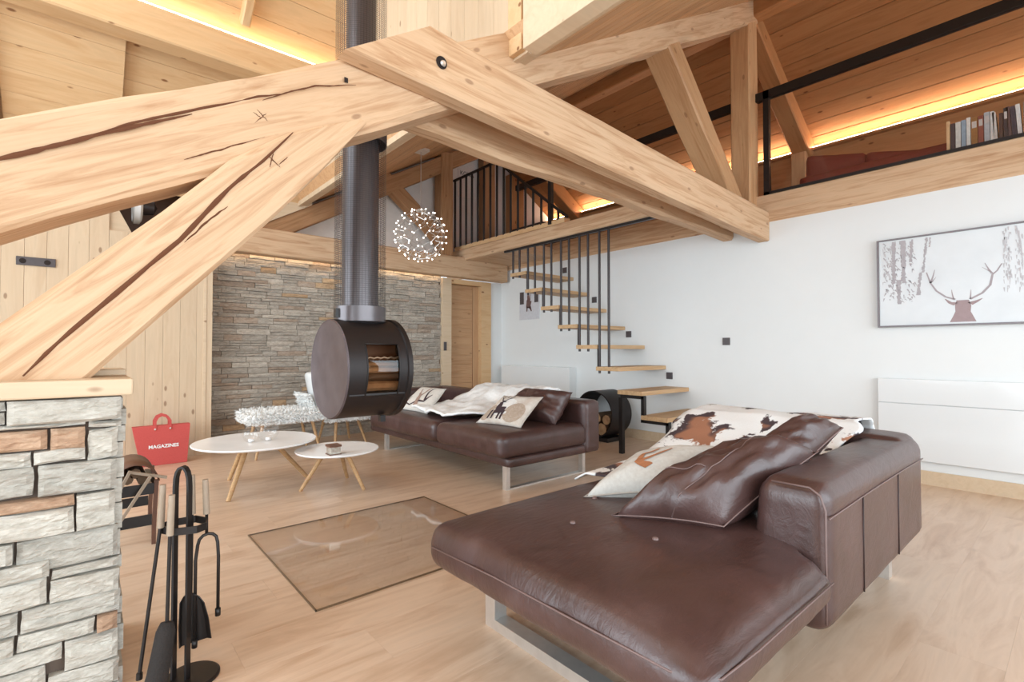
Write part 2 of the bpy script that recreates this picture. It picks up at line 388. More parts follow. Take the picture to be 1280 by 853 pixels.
def lettering(body, size, mat, loc, rot, parent, offset=0.0, align='LEFT'):
    c = bpy.data.curves.new('lettering', 'FONT'); c.body = body; c.size = size; c.extrude = 0.0006; c.offset = offset; c.align_x = align; c.resolution_u = 3
    t = bpy.data.objects.new('lettering', c); COL.objects.link(t); bpy.context.view_layer.update()
    me = bpy.data.meshes.new_from_object(t.evaluated_get(bpy.context.evaluated_depsgraph_get())); bpy.data.objects.remove(t)
    me.materials.clear(); o = link('lettering', me, mat); o.location = loc; o.rotation_euler = rot; return adopt(o, parent)
def decal(name, quads, fn, mat, parent, step=0.0):
    V = []; F = []
    for k, q in enumerate(quads):
        b = len(V); V += [Vector(fn(min(max(u, 0.02), 0.98), min(max(v, 0.02), 0.98))) - Vector((step * (k % 12), 0, 0)) for u, v in q]; F.append((b, b + 1, b + 2, b + 3))
    return mesh(name, V, F, mat, parent)
def tufts(name, surf, n, length, mat, parent, seed=1, w=0.012):
    """fleece: thin curled locks standing on a surface; surf(rng) -> point, normal"""
    rng = random.Random(seed); V = []; F = []
    for i in range(n):
        p, nr = surf(rng); nr = Vector(nr); p = Vector(p)
        t = Vector((rng.uniform(-1, 1), rng.uniform(-1, 1), rng.uniform(-1, 0.6))).normalized(); s = nr.cross(t).normalized() * w * rng.uniform(0.6, 1.3)
        tip = p + nr * length * rng.uniform(0.6, 1.1) + t * length * 0.7; mid = p + nr * length * 0.6 + t * length * 0.15
        b = len(V); V += [p - s, p + s, mid + s * 0.8, mid - s * 0.8, tip]; F += [(b, b + 1, b + 2, b + 3), (b + 3, b + 2, b + 4)]
    o = mesh(name, V, F, mat, parent, None, True); o['kind'] = 'stuff'; return o

XR, YB = 5.27, 6.38           # right wall face, stone wall plane
C0, TN = 1.72, 0.579          # main roof soffit: z = C0 + TN * x (30 degree pitch), ridge at x = 5.0
XRG = 5.3; ZRG = C0 + TN * XRG
XK, ZK = 7.0, 3.70            # knee wall behind the loft
XD = 1.95                     # where the soffit stops and the cross-gable opens
YN, YF = -2.2, 8.0

# ------------------------------------------------------------------ floor
random.seed(3)
floor = struct('floor', *box(-2.4, XR + 0.1, YN, 9.0, -0.06, -0.014), M['mortar'])
row = 0; y = YN
while y < YB + 0.1:
    x = -2.4 - random.uniform(0, 1.8)
    while x < XR:
        L = 2.2; a, b = max(x, -2.4), min(x + L, XR + 0.05)
        if b - a > 0.05 and b > -1.2: plank('plank', (a + 0.0002, y + 0.12, -0.007), (b - 0.0002, y + 0.12, -0.007), 0.2397, 0.014, (0, 0, 1), M['oak'], floor, 0.0002)
        x += L
    y += 0.24

# ------------------------------------------------------------------ walls
struct('wall_right', *box(XR, XR + 0.14, YN, YF, 0, 2.42), M['white'])
mb = MB().box(-2.4, 4.24, YB + 0.06, YB + 0.2, 0, 2.2).box(4.84, XR + 0.14, YB, YB + 0.2, 0, 2.2).box(4.24, 4.84, YB, YB + 0.2, 2.14, 2.2).box(4.24, 4.84, YB + 0.13, YB + 0.2, 0, 2.14)
struct('wall_back', mb.V, mb.F, M['white'])
# white gable above the stone wall, up to the soffit
def prism_xz(pts, y0, y1):
    n = len(pts); V = [(x, y0, z) for x, z in pts] + [(x, y1, z) for x, z in pts]
    return V, [tuple(range(n)), tuple(range(n, 2 * n))[::-1]] + [(i, (i + 1) % n + 0, (i + 1) % n + n, i + n)[::-1] for i in range(n)]
struct('wall_gable', *prism_xz([(1.2, 2.2), (4.05, 2.2), (4.05, C0 + TN * 4.05), (1.2, C0 + TN * 1.2)], YB + 0.06, YB + 0.2), M['gable'])
YR = 6.95
struct('wall_rear', *prism_xz([(3.4, 2.6), (XK, 2.6), (XK, ZK), (XRG, ZRG), (3.4, C0 + TN * 3.4)], YR, YR + 0.12), M['gable'])
# timber-lined wall on the left, vertical boards, standing proud of the stone
wl = struct('wall_left', *prism_xz([(-2.4, 0), (0.985, 0), (0.985, 2.25), (0.36, 2.25), (0.18, 2.62), (0.14, 3.3), (-2.4, 3.3)], 6.16, YB + 0.06), M['palepine'])
x = -1.56
while x < 0.96:
    w = 0.145; xx = x + w / 2
    top = 3.25 if xx < 0.17 else 2.26
    plank('board', (xx, 6.145, 0.0), (xx, 6.145, top), w - 0.0015, 0.028, (0, -1, 0), M['palepine'], wl, 0.0015)
    x += w
bx('edge_post', 0.965, 0.995, 6.125, YB + 0.05, 0, 2.9, M['palepine'], wl, 0.002)
# dark niche with a round white lamp in it
nt_ = thing('wall_lamp', 'round white rim lamp glimpsed in the dark niche between the two big timbers', 'lamp', (0.44, 6.40, 2.5))
MB().lathe([(0.15, 0), (0.185, -0.02), (0.19, -0.07), (0.165, -0.08), (0.15, -0.02), (0.0001, -0.01)], (0.45, 6.42, 2.60), 32, 'X').build('rim', M['whitegloss'], nt_, auto=40)
MB().lathe([(0.0001, 0), (0.09, 0.0), (0.07, 0.10), (0.0001, 0.13)], (0.45, 6.42, 2.60), 24, 'X').build('housing', M['bars'], nt_, auto=40)
mb = MB().box(0.0, 1.0, 7.2, 7.25, 2.0, 3.3).box(0.0, 1.0, YB + 0.21, 7.2, 2.2, 2.25).box(0.0, 1.0, YB + 0.21, 7.2, 3.1, 3.15).box(-0.05, 0.0, YB + 0.07, 7.2, 2.2, 3.1).box(1.0, 1.05, YB + 0.07, 7.2, 2.2, 3.1)
struct('trim_1', mb.V, mb.F, M['brownleather'])

# stone cladding: every stone its own piece (largest 300), the rest joined
random.seed(11)
sw = struct('wall_stone', *box(0.99, 4.09, YB + 0.02, YB + 0.06, 0, 2.34), M['mortar'])
stones = []
z = 0.0
while z < 2.33:
    h = random.choice((0.036, 0.042, 0.05, 0.06, 0.07)); x = 0.995 + random.uniform(-0.2, 0)
    while x < 4.08:
        w = random.uniform(0.10, 0.30) * (0.7 + h * 8); a, b = max(x, 0.995), min(x + w, 4.08)
        if b - a > 0.03:
            if h > 0.055 and random.random() < 0.3:
                stones.append((a, b, z, z + h / 2)); stones.append((a, b, z + h / 2, z + h))
            else: stones.append((a, b, z, z + h))
        x += w
    z += h
def stone_geo(a, b, z0, z1, yf, nx, nz, rough, rng, g=0.0018, back=None):
    V = []; F = []; p = rng.uniform(0, 0.028); tilt = rng.uniform(-0.006, 0.006); sd = rng.uniform(0, 99); back = yf + 0.03 if back is None else back
    for k in range(nz + 1):
        for i in range(nx + 1):
            u, w = i / nx, k / nz; edge = (i in (0, nx)) or (k in (0, nz))
            x = a + g + u * (b - a - 2 * g); zz = z0 + g + w * (z1 - z0 - 2 * g)
            if 0 < i < nx and edge: zz += rng.uniform(-0.0018, 0.0018)
            V.append((x, yf - p - tilt * (u - 0.5) - (0 if edge else rough * (0.5 + noise.noise(Vector((x * 14, zz * 26, sd))))), zz))
    for k in range(nz):
        for i in range(nx): q = k * (nx + 1) + i; F.append((q, q + 1, q + nx + 2, q + nx + 1))
    n0 = len(V); V += [(a + g, back, z0 + g), (b - g, back, z0 + g), (b - g, back, z1 - g), (a + g, back, z1 - g)]
    bot = list(range(nx + 1)); top = [nz * (nx + 1) + i for i in range(nx + 1)]; lf = [k * (nx + 1) for k in range(nz + 1)]; rt = [k * (nx + 1) + nx for k in range(nz + 1)]
    F.append(tuple(bot[::-1] + [n0, n0 + 1])); F.append(tuple(top + [n0 + 2, n0 + 3])); F.append(tuple(lf + [n0 + 3, n0])); F.append(tuple(rt[::-1] + [n0 + 1, n0 + 2]))
    return V, F
def seen(s):
    a, b, z0, z1 = s; return (b - a) * (z1 - z0) * (0.25 if (z1 < 0.62 and a > 2.3) else 1) 
order = sorted(range(len(stones)), key=lambda i: -seen(stones[i])); keep = set(order[:298]); rest = MB()
rng = random.Random(5)
for i, (a, b, z0, z1) in enumerate(stones):
    V, F = stone_geo(a, b, z0, z1, YB + 0.0, 3, 2, 0.012, rng)
    r = rng.random(); mt = M['wallstone2'] if r < 0.07 else (M['wallstone3'] if (r < 0.2 or (a < 1.3 and r < 0.7)) else M['wallstone'])
    if i in keep: mesh('stone', V, F, mt, sw)
    else: rest.add(V, F)
o = rest.build('small_stones', M['wallstone'], sw); o['kind'] = 'stuff'

def zr0(x): return 1.66 + TN * x
# beam over the stone wall, with its LED strip behind
bm_ = tag(beam('lintel_beam', (1.2, 6.22, 2.355), (5.2, 6.22, 2.355), 0.17, 0.30, M['beam'], seed=2, wob=0.004), 'long pale timber beam lying along the top of the stone wall', 'beam')
led = tag(mesh('light_strip', *box(1.05, 4.05, 6.310, 6.328, 2.215, 2.225), M['led3']), 'warm light strip hidden behind the beam above the stone wall', 'light')
gp_ = struct('wall_gable_boards', *prism_xz([(0.99, 2.50), (1.45, 2.50), (2.1, zr0(2.1)), (2.1, 3.4), (0.99, 3.4)], 6.17, YB + 0.06), M['palepine'])
# door and its casing
d1 = struct('door_1', *box(4.235, 4.845, YB + 0.075, YB + 0.11, 0, 2.125), M['door'])
for k in range(14): plank('panel', (4.31, YB + 0.07, 0.08 + k * 0.145), (4.72, YB + 0.07, 0.08 + k * 0.145), 0.1435, 0.014, (0, -1, 0), M['door'], d1, 0.002)
plank('stile', (4.265, YB + 0.066, 0), (4.265, YB + 0.066, 2.12), 0.085, 0.022, (0, -1, 0), M['door'], d1)
plank('stile', (4.79, YB + 0.066, 0), (4.79, YB + 0.066, 2.12), 0.12, 0.022, (0, -1, 0), M['door'], d1)
tr = struct('trim_2', *box(4.08, 4.24, YB - 0.06, YB + 0.12, 0, 2.2), M['palepine'])
struct('trim_3', *box(4.832, 5.03, YB - 0.03, YB + 0.12, 0, 2.2), M['pine']); struct('trim_4', *box(4.24, 4.832, YB - 0.03, YB + 0.12, 2.13, 2.2), M['pine'])
# baseboard
bb = struct('baseboard_right', *box(XR - 0.018, XR, YN, YB, 0, 0.112), M['palepine'])
# loft edge beam above the white wall
lb = tag(beam('loft_beam', (XR + 0.10, YN, 2.55), (XR + 0.10, YF, 2.55), 0.22, 0.29, M['beam'], seed=4, wob=0.002), 'long pale timber beam running along the top of the white wall', 'beam')
fl2 = struct('floor_loft', *box(XR + 0.2, XK, YN, YF, 2.60, 2.69), M['soffit'])
struct('floor_landing', *box(4.36, XR, 5.15, YB + 0.1, 2.475, 2.62), M['beam'])
struct('floor_rear_loft', *box(3.4, XR + 0.2, YB + 0.1, YF, 2.50, 2.62), M['soffit'])
# knee wall behind the loft, boarded
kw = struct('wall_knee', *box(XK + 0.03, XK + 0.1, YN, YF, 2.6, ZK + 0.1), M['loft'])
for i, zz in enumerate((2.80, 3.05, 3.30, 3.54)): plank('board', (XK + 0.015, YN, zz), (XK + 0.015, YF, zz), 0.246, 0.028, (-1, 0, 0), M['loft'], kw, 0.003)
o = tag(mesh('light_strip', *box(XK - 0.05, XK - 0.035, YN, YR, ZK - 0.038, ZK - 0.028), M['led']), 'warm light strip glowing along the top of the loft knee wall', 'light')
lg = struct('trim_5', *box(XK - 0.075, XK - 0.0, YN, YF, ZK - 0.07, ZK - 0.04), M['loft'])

# ------------------------------------------------------------------ roof
def roofplanks(parent, x0, z0, x1, z1, y0, y1, w, mat, t=0.02):
    L = math.hypot(x1 - x0, z1 - z0); n = int(L / w); nx, nz = -(z1 - z0) / L, (x1 - x0) / L
    for i in range(n):
        f = (i + 0.5) / n; x = x0 + (x1 - x0) * f; z = z0 + (z1 - z0) * f
        plank('plank', (x, y0, z), (x, y1, z), L / n - 0.004, t, (nx, 0, nz), mat, parent, 0.005)
tn = math.atan(TN); sx, sz = -math.sin(tn), math.cos(tn)
def slab(p, q, y0, y1, t):
    L = math.hypot(q[0] - p[0], q[1] - p[1]); nx, nz = -(q[1] - p[1]) / L * t, (q[0] - p[0]) / L * t
    return prism_xz([(p[0], p[1]), (q[0], q[1]), (q[0] + nx, q[1] + nz), (p[0] + nx, p[1] + nz)], y0, y1)
c1 = struct('ceiling', *slab((XD, C0 + TN * XD + 0.012), (XRG, ZRG + 0.012), YN, YF + 0.1, 0.15), M['soffit'])
roofplanks(c1, XD, C0 + TN * XD, XRG, ZRG, YN, YF, 0.14, M['soffit'])
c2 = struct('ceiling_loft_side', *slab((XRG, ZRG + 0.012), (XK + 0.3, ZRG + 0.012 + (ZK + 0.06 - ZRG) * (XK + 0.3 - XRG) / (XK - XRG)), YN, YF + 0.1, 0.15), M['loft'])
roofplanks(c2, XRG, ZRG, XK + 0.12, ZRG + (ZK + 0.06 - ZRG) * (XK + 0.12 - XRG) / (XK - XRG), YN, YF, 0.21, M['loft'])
# cross-gable: end wall of upright boards, sloping ceiling with boards along x
ww = struct('wall_cross_gable', *box(XD + 0.02, XD + 0.08, YN, 6.5, C0 + TN * XD, 6.2), M['palepine'])
y = 2.1
while y < 6.5:
    plank('board', (XD, y + 0.08, C0 + TN * XD - 0.015), (XD, y + 0.08, 6.2), 0.158, 0.03, (-1, 0, 0), M['palepine'], ww, 0.0015); y += 0.16
bx('trimmer', XD - 0.10, XD + 0.0, YN, 2.05, 2.795, 3.35, M['palepine'], ww, 0.004)
bx('corner_post', XD - 0.05, XD + 0.0, 2.12, 2.24, 2.85, 5.5, M['pine'], ww, 0.004)
T2 = 0.754; ZG, YG = 2.9, 6.13; YT = 3.2; ZT = ZG + T2 * (YG - YT)
def slab_yz(p, q, x0, x1, t):
    L = math.hypot(q[0] - p[0], q[1] - p[1]); ny, nz = -(q[1] - p[1]) / L * t, (q[0] - p[0]) / L * t
    if nz < 0: ny, nz = -ny, -nz
    P = [(p[0], p[1]), (q[0], q[1]), (q[0] + ny, q[1] + nz), (p[0] + ny, p[1] + nz)]
    V = [(x0, a, b) for a, b in P] + [(x1, a, b) for a, b in P]
    return V, [(0, 1, 2, 3), (7, 6, 5, 4), (0, 4, 5, 1), (1, 5, 6, 2), (2, 6, 7, 3), (3, 7, 4, 0)]
c3 = struct('ceiling_cross_gable', *slab_yz((YT, ZT), (YG + 0.2, ZG - T2 * 0.2), -2.4, XD + 0.05, 0.1), M['pine'])
n = 16; L = (YG - YT)
for i in range(n):
    yy = YT + L * (i + 0.5) / n; zz = ZG + T2 * (YG - yy)
    wd = math.hypot(L, L * T2) / n
    plank('board', (-2.4, yy, zz), (XD, yy, zz), wd - 0.002, 0.02, (0, T2, 1), M['pine'], c3, 0.003)
# lowered panel field at the left and its rafters
for i in range(6):
    yy = 4.98 + 0.165 * (i + 0.5); zz = ZG + T2 * (YG - yy) - 0.07
    plank('panel', (-0.52, yy, zz), (0.235, yy, zz), 0.205, 0.05, (0, T2, 1), M['pine'], c3, 0.002)
struct('ceiling_near', *slab_yz((YN, 3.6), (YT, ZT + 0.02), -2.4, XD + 0.05, 0.1), M['pine'])
pu = tag(beam('purlin', (-2.3, 4.86, 3.69), (XD, 4.86, 3.69), 0.2, 0.26, M['pine'], seed=7, wob=0.001), 'broad pale purlin crossing the upper left ceiling below the glow', 'beam')
tag(mesh('light_strip', *box(-2.2, XD - 0.05, 4.775, 4.787, 3.822, 3.832), M['led2']), 'warm light strip on top of the purlin in the upper left ceiling', 'light')
def rafter_yz(name, xc, y0, y1, drop, w, h, label):
    p0 = (xc, y0, ZG + T2 * (YG - y0) - drop); p1 = (xc, y1, ZG + T2 * (YG - y1) - drop)
    return tag(beam(name, p0, p1, w, h, M['pine'], up=(0, 0, 1), wob=0.001, seed=9), label, 'beam')
rafter_yz('short_rafter', 1.02, 4.70, YT, 0.06, 0.075, 0.12, 'small rafter dropping from the top edge to the glowing purlin')
rafter_yz('edge_rafter', -0.60, 6.1, YT, 0.08, 0.10, 0.16, 'rafter at the extreme upper left edge of the ceiling')
# ridge beam, gable rafters and struts at the back
tag(beam('ridge_beam', (XRG, YN, ZRG - 0.12), (XRG, YF, ZRG - 0.12), 0.16, 0.2, M['loft'], seed=3, wob=0.002), 'ridge beam at the very top of the roof', 'beam')
def zr(c, x): return c + TN * x
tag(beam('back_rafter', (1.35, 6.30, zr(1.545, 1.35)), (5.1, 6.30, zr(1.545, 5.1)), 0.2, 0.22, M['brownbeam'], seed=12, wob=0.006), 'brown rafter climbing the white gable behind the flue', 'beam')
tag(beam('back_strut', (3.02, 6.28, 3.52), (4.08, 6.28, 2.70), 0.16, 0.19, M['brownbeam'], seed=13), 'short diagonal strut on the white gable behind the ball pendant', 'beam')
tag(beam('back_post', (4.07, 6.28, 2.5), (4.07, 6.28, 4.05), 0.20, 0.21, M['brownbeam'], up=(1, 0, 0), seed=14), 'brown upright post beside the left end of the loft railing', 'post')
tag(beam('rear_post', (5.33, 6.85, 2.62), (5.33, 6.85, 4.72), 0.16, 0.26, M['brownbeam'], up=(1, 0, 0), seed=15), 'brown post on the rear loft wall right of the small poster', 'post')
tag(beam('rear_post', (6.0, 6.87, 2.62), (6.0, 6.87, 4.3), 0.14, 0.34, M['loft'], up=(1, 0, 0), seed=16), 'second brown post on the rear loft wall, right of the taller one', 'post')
sl = (ZK - ZRG) / 2.0
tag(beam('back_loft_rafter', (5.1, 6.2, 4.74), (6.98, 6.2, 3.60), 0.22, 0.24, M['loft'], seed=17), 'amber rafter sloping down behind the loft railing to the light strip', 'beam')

# ------------------------------------------------------------------ the great truss
YA = 2.34
ra = tag(beam('principal_rafter', (-1.3, YA, 1.046), (5.28, YA, 4.69), 0.24, 0.335, M['beam'], wob=0.022, seed=21, h1=0.29, ch=0.02, seg=40), 'massive hewn rafter rising from the left edge to the roof ridge', 'beam')
t1 = tag(beam('tie_beam', (1.07, 2.16, 2.565), (XR, 2.16, 2.362), 0.12, 0.305, M['beam'], wob=0.008, seed=22, ch=0.014, c0=1.35), 'long front tie beam with a bolt hole near its upper end', 'beam')
MB().lathe([(0.0001, 0), (0.024, 0), (0.03, 0.004), (0.032, 0.0)], (0, 0, 0), 20).build('bolt_recess', M['dark'], t1)
o = COL.objects[-1]; o.matrix_basis = Matrix.Translation((1.345, 2.0985, 2.545)) @ Matrix.Rotation(R(90), 4, 'X'); o.matrix_parent_inverse = wm(t1).inverted()
MB().lathe([(0.0001, 0.012), (0.010, 0.012), (0.016, 0.004), (0.016, 0.0)], (0, 0, 0), 12).build('bolt', M['chrome'], t1)
o = COL.objects[-1]; o.matrix_basis = Matrix.Translation((1.35, 2.094, 2.54)) @ Matrix.Rotation(R(90), 4, 'X'); o.matrix_parent_inverse = wm(t1).inverted()
t2 = tag(beam('tie_beam', (1.12, 2.53, 2.50), (XR, 2.53, 2.415), 0.13, 0.25, M['beam'], wob=0.02, seed=23, ch=0.02), 'rear tie beam showing just beneath and behind the bolted one', 'beam')
kp = tag(beam('king_post', (5.215, 2.32, 2.42), (5.215, 2.32, 4.80), 0.2, 0.2, M['soffit'], up=(1, 0, 0), seed=24, wob=0.004), 'upright timber post rising from the tie beam end to the ridge', 'post')
st = tag(beam('roof_strut', (5.02, 2.34, 2.42), (3.55, 2.34, 3.82), 0.24, 0.19, M['soffit'], seed=25, wob=0.01), 'knotty diagonal strut between tie beam and rafter', 'beam')
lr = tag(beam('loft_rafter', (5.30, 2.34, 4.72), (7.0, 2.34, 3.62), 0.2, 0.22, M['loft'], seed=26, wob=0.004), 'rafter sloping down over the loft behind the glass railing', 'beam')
tag(beam('loft_post', (6.9, 2.36, 2.69), (6.9, 2.36, 3.6), 0.17, 0.17, M['soffit'], up=(1, 0, 0), seed=27, wob=0.003), 'short pale post at the knee wall beside the red sofa', 'post')
# leg brace: tapering, with a long drying crack
def face_xz(pts, y, th=0.004):
    return [(x, y, z) for x, z in pts]
top = [(-0.45, 0.93), (-0.193, 1.185), (0.212, 1.605), (0.433, 1.855), (0.647, 2.02), (0.80, 2.10), (0.955, 2.172)]
bot = [(-0.40, 0.60), (0.025, 1.012), (0.20, 1.21), (0.465, 1.505), (0.60, 1.66), (0.775, 1.875), (0.99, 2.16)]
V = []; F = []; n = len(top); dz = 0.25
for (tx, tz), (bx_, bz) in zip(top, bot):
    for f, yy in ((0, 2.195), (0.06, 2.18), (0.5, 2.178), (0.94, 2.18), (1, 2.195), (1, 2.42), (0, 2.42)):
        V.append((bx_ + (tx - bx_) * f, yy, bz + (tz - bz) * f))
for i in range(n - 1):
    for k in range(7):
        k2 = (k + 1) % 7; F.append((i * 7 + k, i * 7 + k2, i * 7 + 7 + k2, i * 7 + 7 + k))
F += [tuple(range(7)), tuple((n - 1) * 7 + k for k in range(7))[::-1]]
mtE = axes((-0.2, 2.3, 1.0), (0.8, 2.3, 2.0), (0, -1, 0)); V = [mtE.inverted() @ Vector(v) for v in V]
eb = mesh('leg_brace', V, F, M['beam'], None, mtE); bmx = bmesh.new(); bmx.from_mesh(eb.data); bmesh.ops.recalc_face_normals(bmx, faces=bmx.faces); bmx.to_mesh(eb.data); bmx.free()
tag(eb, 'thick split brace leaning from the stone pillar cap up to the rafter', 'beam')
def crack(parent, pts, y, w, seed, nm='drying_crack'):
    rng = random.Random(seed); V = []; F = []; m = 26; up = []; dn = []
    def at(f):
        k = f * (len(pts) - 1); i = min(int(k), len(pts) - 2); g = k - i; return Vector((pts[i][0] * (1 - g) + pts[i + 1][0] * g, pts[i][1] * (1 - g) + pts[i + 1][1] * g))
    for i in range(m + 1):
        f = i / m; p = at(f); q = at(min(1, f + 0.02)) - at(max(0, f - 0.02)); q.normalize(); nn = Vector((-q.y, q.x)); ww_ = w * (math.sin(math.pi * min(1, max(0, f * 0.96 + 0.02))) ** 0.5) * (0.7 + 0.5 * rng.random())
        j = noise.noise(Vector((f * 7, seed, 0))) * 0.003
        for s_, yy in ((-0.5, y), (0.5, y), (0, y - 0.0015)): a = p + nn * (s_ * ww_ + j); V.append((a.x, yy, a.y))
    for i in range(m):
        F += [(i * 3, i * 3 + 2, i * 3 + 5, i * 3 + 3), (i * 3 + 2, i * 3 + 1, i * 3 + 4, i * 3 + 5)]
    return mesh(nm, V, F, M['crack'], parent)
crack(eb, [(0.66, 2.02), (0.534, 1.856), (0.434, 1.746), (0.266, 1.508), (0.063, 1.273), (-0.084, 1.096), (-0.14, 1.02)], 2.1765, 0.016, 3)
crack(eb, [(0.42, 1.66), (0.36, 1.60), (0.28, 1.50)], 2.1765, 0.007, 4)

crack(ra, [(-0.33, 1.64), (-0.204, 1.70), (-0.056, 1.789), (0.112, 1.892), (0.304, 2.001)], 2.2165, 0.017, 5)
crack(ra, [(0.02, 1.84), (0.112, 1.905), (0.304, 2.015), (0.526, 2.14), (0.62, 2.185)], 2.2155, 0.010, 6)
crack(ra, [(0.55, 2.135), (0.66, 2.21), (0.768, 2.272), (0.95, 2.34)], 2.2155, 0.007, 7)
crack(ra, [(0.28, 1.82), (0.40, 1.89), (0.56, 1.985)], 2.2155, 0.006, 8)
for pts_ in ([(0.52, 2.03), (0.565, 2.085)], [(0.53, 2.09), (0.57, 2.055)], [(0.515, 2.075), (0.545, 2.06)]): crack(ra, pts_, 2.2155, 0.004, 9, 'carved_mark')
for pts_ in ([(0.57, 1.85), (0.585, 1.92)], [(0.56, 1.90), (0.61, 1.86)], [(0.605, 1.87), (0.64, 1.91)]): crack(eb, pts_, 2.1765, 0.004, 10, 'carved_mark')
bx('dowel_hole', 0.895, 0.912, 2.2145, 2.2165, 2.335, 2.358, M['dark'], ra)

# ------------------------------------------------------------------ stone pillar with timber cap
pl = thing('stone_pillar', 'low stone-clad wall end under the big brace at the left edge', 'pillar', (-0.3, 2.3, 0))
bx('core', -0.9, 0.075, 2.105, 2.56, 0, 0.935, M['mortar'], pl)
cp = bx('wooden_cap', -0.9, 0.128, 2.045, 2.60, 0.955, 1.008, M['palepine'], pl, 0.006); cp['label'] = 'pale timber cap board'
bx('cap_strip', 0.0, 0.125, 2.36, 2.60, 1.008, 1.03, M['palepine'], pl, 0.003)
ST = [(-0.42,-0.168,0.922,0.953,0),(-0.42,-0.169,0.882,0.920,0),(-0.166,0.101,0.876,0.952,0),(-0.42,0.012,0.864,0.880,0),(0.014,0.100,0.852,0.874,0),(-0.42,-0.076,0.799,0.862,1),(-0.073,0.011,0.792,0.862,1),(0.015,0.092,0.752,0.851,0),(-0.42,-0.112,0.749,0.797,0),(-0.109,0.012,0.756,0.796,0),(-0.42,-0.105,0.660,0.747,0),(-0.099,0.090,0.654,0.752,0),(-0.42,-0.013,0.620,0.656,1),(-0.010,0.087,0.536,0.650,0),(-0.42,-0.012,0.536,0.618,0),(-0.42,-0.145,0.468,0.532,0),(-0.141,0.098,0.430,0.533,0),(-0.42,-0.067,0.415,0.466,0),(-0.064,0.098,0.398,0.428,0),(-0.42,-0.072,0.329,0.412,0),(-0.068,0.100,0.325,0.396,0),(-0.42,-0.134,0.258,0.326,0),(-0.130,0.104,0.256,0.328,0),(-0.42,-0.140,0.205,0.256,0),(-0.138,0.040,0.205,0.255,0),(0.043,0.098,0.203,0.255,2),(-0.42,-0.035,0.150,0.203,0),(-0.032,0.100,0.108,0.202,0),(-0.42,-0.073,0.072,0.148,0),(-0.070,0.103,0.030,0.107,0),(-0.42,-0.072,0.0,0.070,0),(-0.070,0.106,0.0,0.028,0)]
rng = random.Random(8)
for a, b, z0, z1, kd in ST:
    nx = max(4, int((b - a) / 0.014)); nz = max(3, int((z1 - z0) / 0.007)); V = []; F = []; p = rng.uniform(0.0, 0.022); sd = rng.uniform(0, 50); g = 0.0022
    sk = rng.uniform(-0.012, 0.012)
    for k in range(nz + 1):
        for i in range(nx + 1):
            u, w = i / nx, k / nz; ed = min(i, nx - i, k, nz - k); x = a + g + u * (b - a - 2 * g); zz = z0 + g + w * (z1 - z0 - 2 * g)
            zz += sk * (u - 0.5) * 0.5 + 0.004 * noise.noise(Vector((x * 12, sd, 2))) * (1 if k in (0, nz) else 0)
            if i in (0, nx): x += 0.004 * noise.noise(Vector((zz * 30, sd, 5)))
            rg = 0.015 * noise.noise(Vector((x * 7, zz * 45 + x * 10, sd))) + 0.009 * noise.noise(Vector((x * 18, zz * 120 + x * 25, sd)))
            V.append((x, 2.085 - p - (0 if ed == 0 else 0.010 + rg) , zz))
    for k in range(nz):
        for i in range(nx): q = k * (nx + 1) + i; F.append((q, q + 1, q + nx + 2, q + nx + 1))
    n0 = len(V); V += [(a + g, 2.12, z0 + g), (b - g, 2.12, z0 + g), (b - g, 2.12, z1 - g), (a + g, 2.12, z1 - g)]
    F.append(tuple(list(range(nx + 1))[::-1] + [n0, n0 + 1])); F.append(tuple([nz * (nx + 1) + i for i in range(nx + 1)] + [n0 + 2, n0 + 3]))
    F.append(tuple([k * (nx + 1) for k in range(nz + 1)] + [n0 + 3, n0])); F.append(tuple([k * (nx + 1) + nx for k in range(nz + 1)][::-1] + [n0 + 1, n0 + 2]))
    mesh('stone', V, F, M['ruststone'] if kd else M['stone'], pl)
z = 0.0
while z < 0.93:      # return face of the pillar, seen as the ragged edge
    h = rng.uniform(0.03, 0.09); h = min(h, 0.945 - z); yy = 2.10
    while yy < 2.55:
        w = rng.uniform(0.1, 0.22); y1 = min(yy + w, 2.56); q = rng.uniform(0.0, 0.016)
        mesh('stone', *box(0.075, 0.098 + q, yy + 0.002, y1 - 0.002, z + 0.002, z + h - 0.002), M['stone'], pl); yy += w
    z += h
socket = thing('wall_socket', 'long dark double socket plate on the pale boarded wall at the left', 'socket', (-0.325, 6.12, 1.86))
bx('plate', -0.452, -0.195, 6.118, 6.131, 1.855, 1.93, M['switch'], socket, 0.002)
for x in (-0.41, -0.25): MB().lathe([(0.0001, 0), (0.022, 0), (0.025, -0.004)], (0, 0, 0), 16).build('outlet', M['dark'], socket); o = COL.objects[-1]; o.matrix_basis = Matrix.Translation((x, 6.1165, 1.892)) @ Matrix.Rotation(R(90), 4, 'X'); o.matrix_parent_inverse = wm(socket).inverted()
# enclosure behind the viewpoint: glazed front and side walls
mb = MB().box(-2.4, XR, YN - 0.1, YN, 0, 0.15).box(-2.4, XR, YN - 0.1, YN, 2.7, 5.0)
for x in (-2.4, -0.5, 1.4, 3.3, 5.1): mb.box(x, x + 0.12, YN - 0.1, YN, 0, 2.7)
struct('wall_front', mb.V, mb.F, M['pine'])
mb = MB().box(-2.5, -2.4, YN, 6.4, 0, 0.12).box(-2.5, -2.4, YN, 6.4, 2.55, 2.9)
for y in (YN, -0.3, 1.6, 3.5, 5.4, 6.2): mb.box(-2.5, -2.4, y, y + 0.12, 0.0, 3.6)
struct('wall_side', mb.V, mb.F, M['pine'])

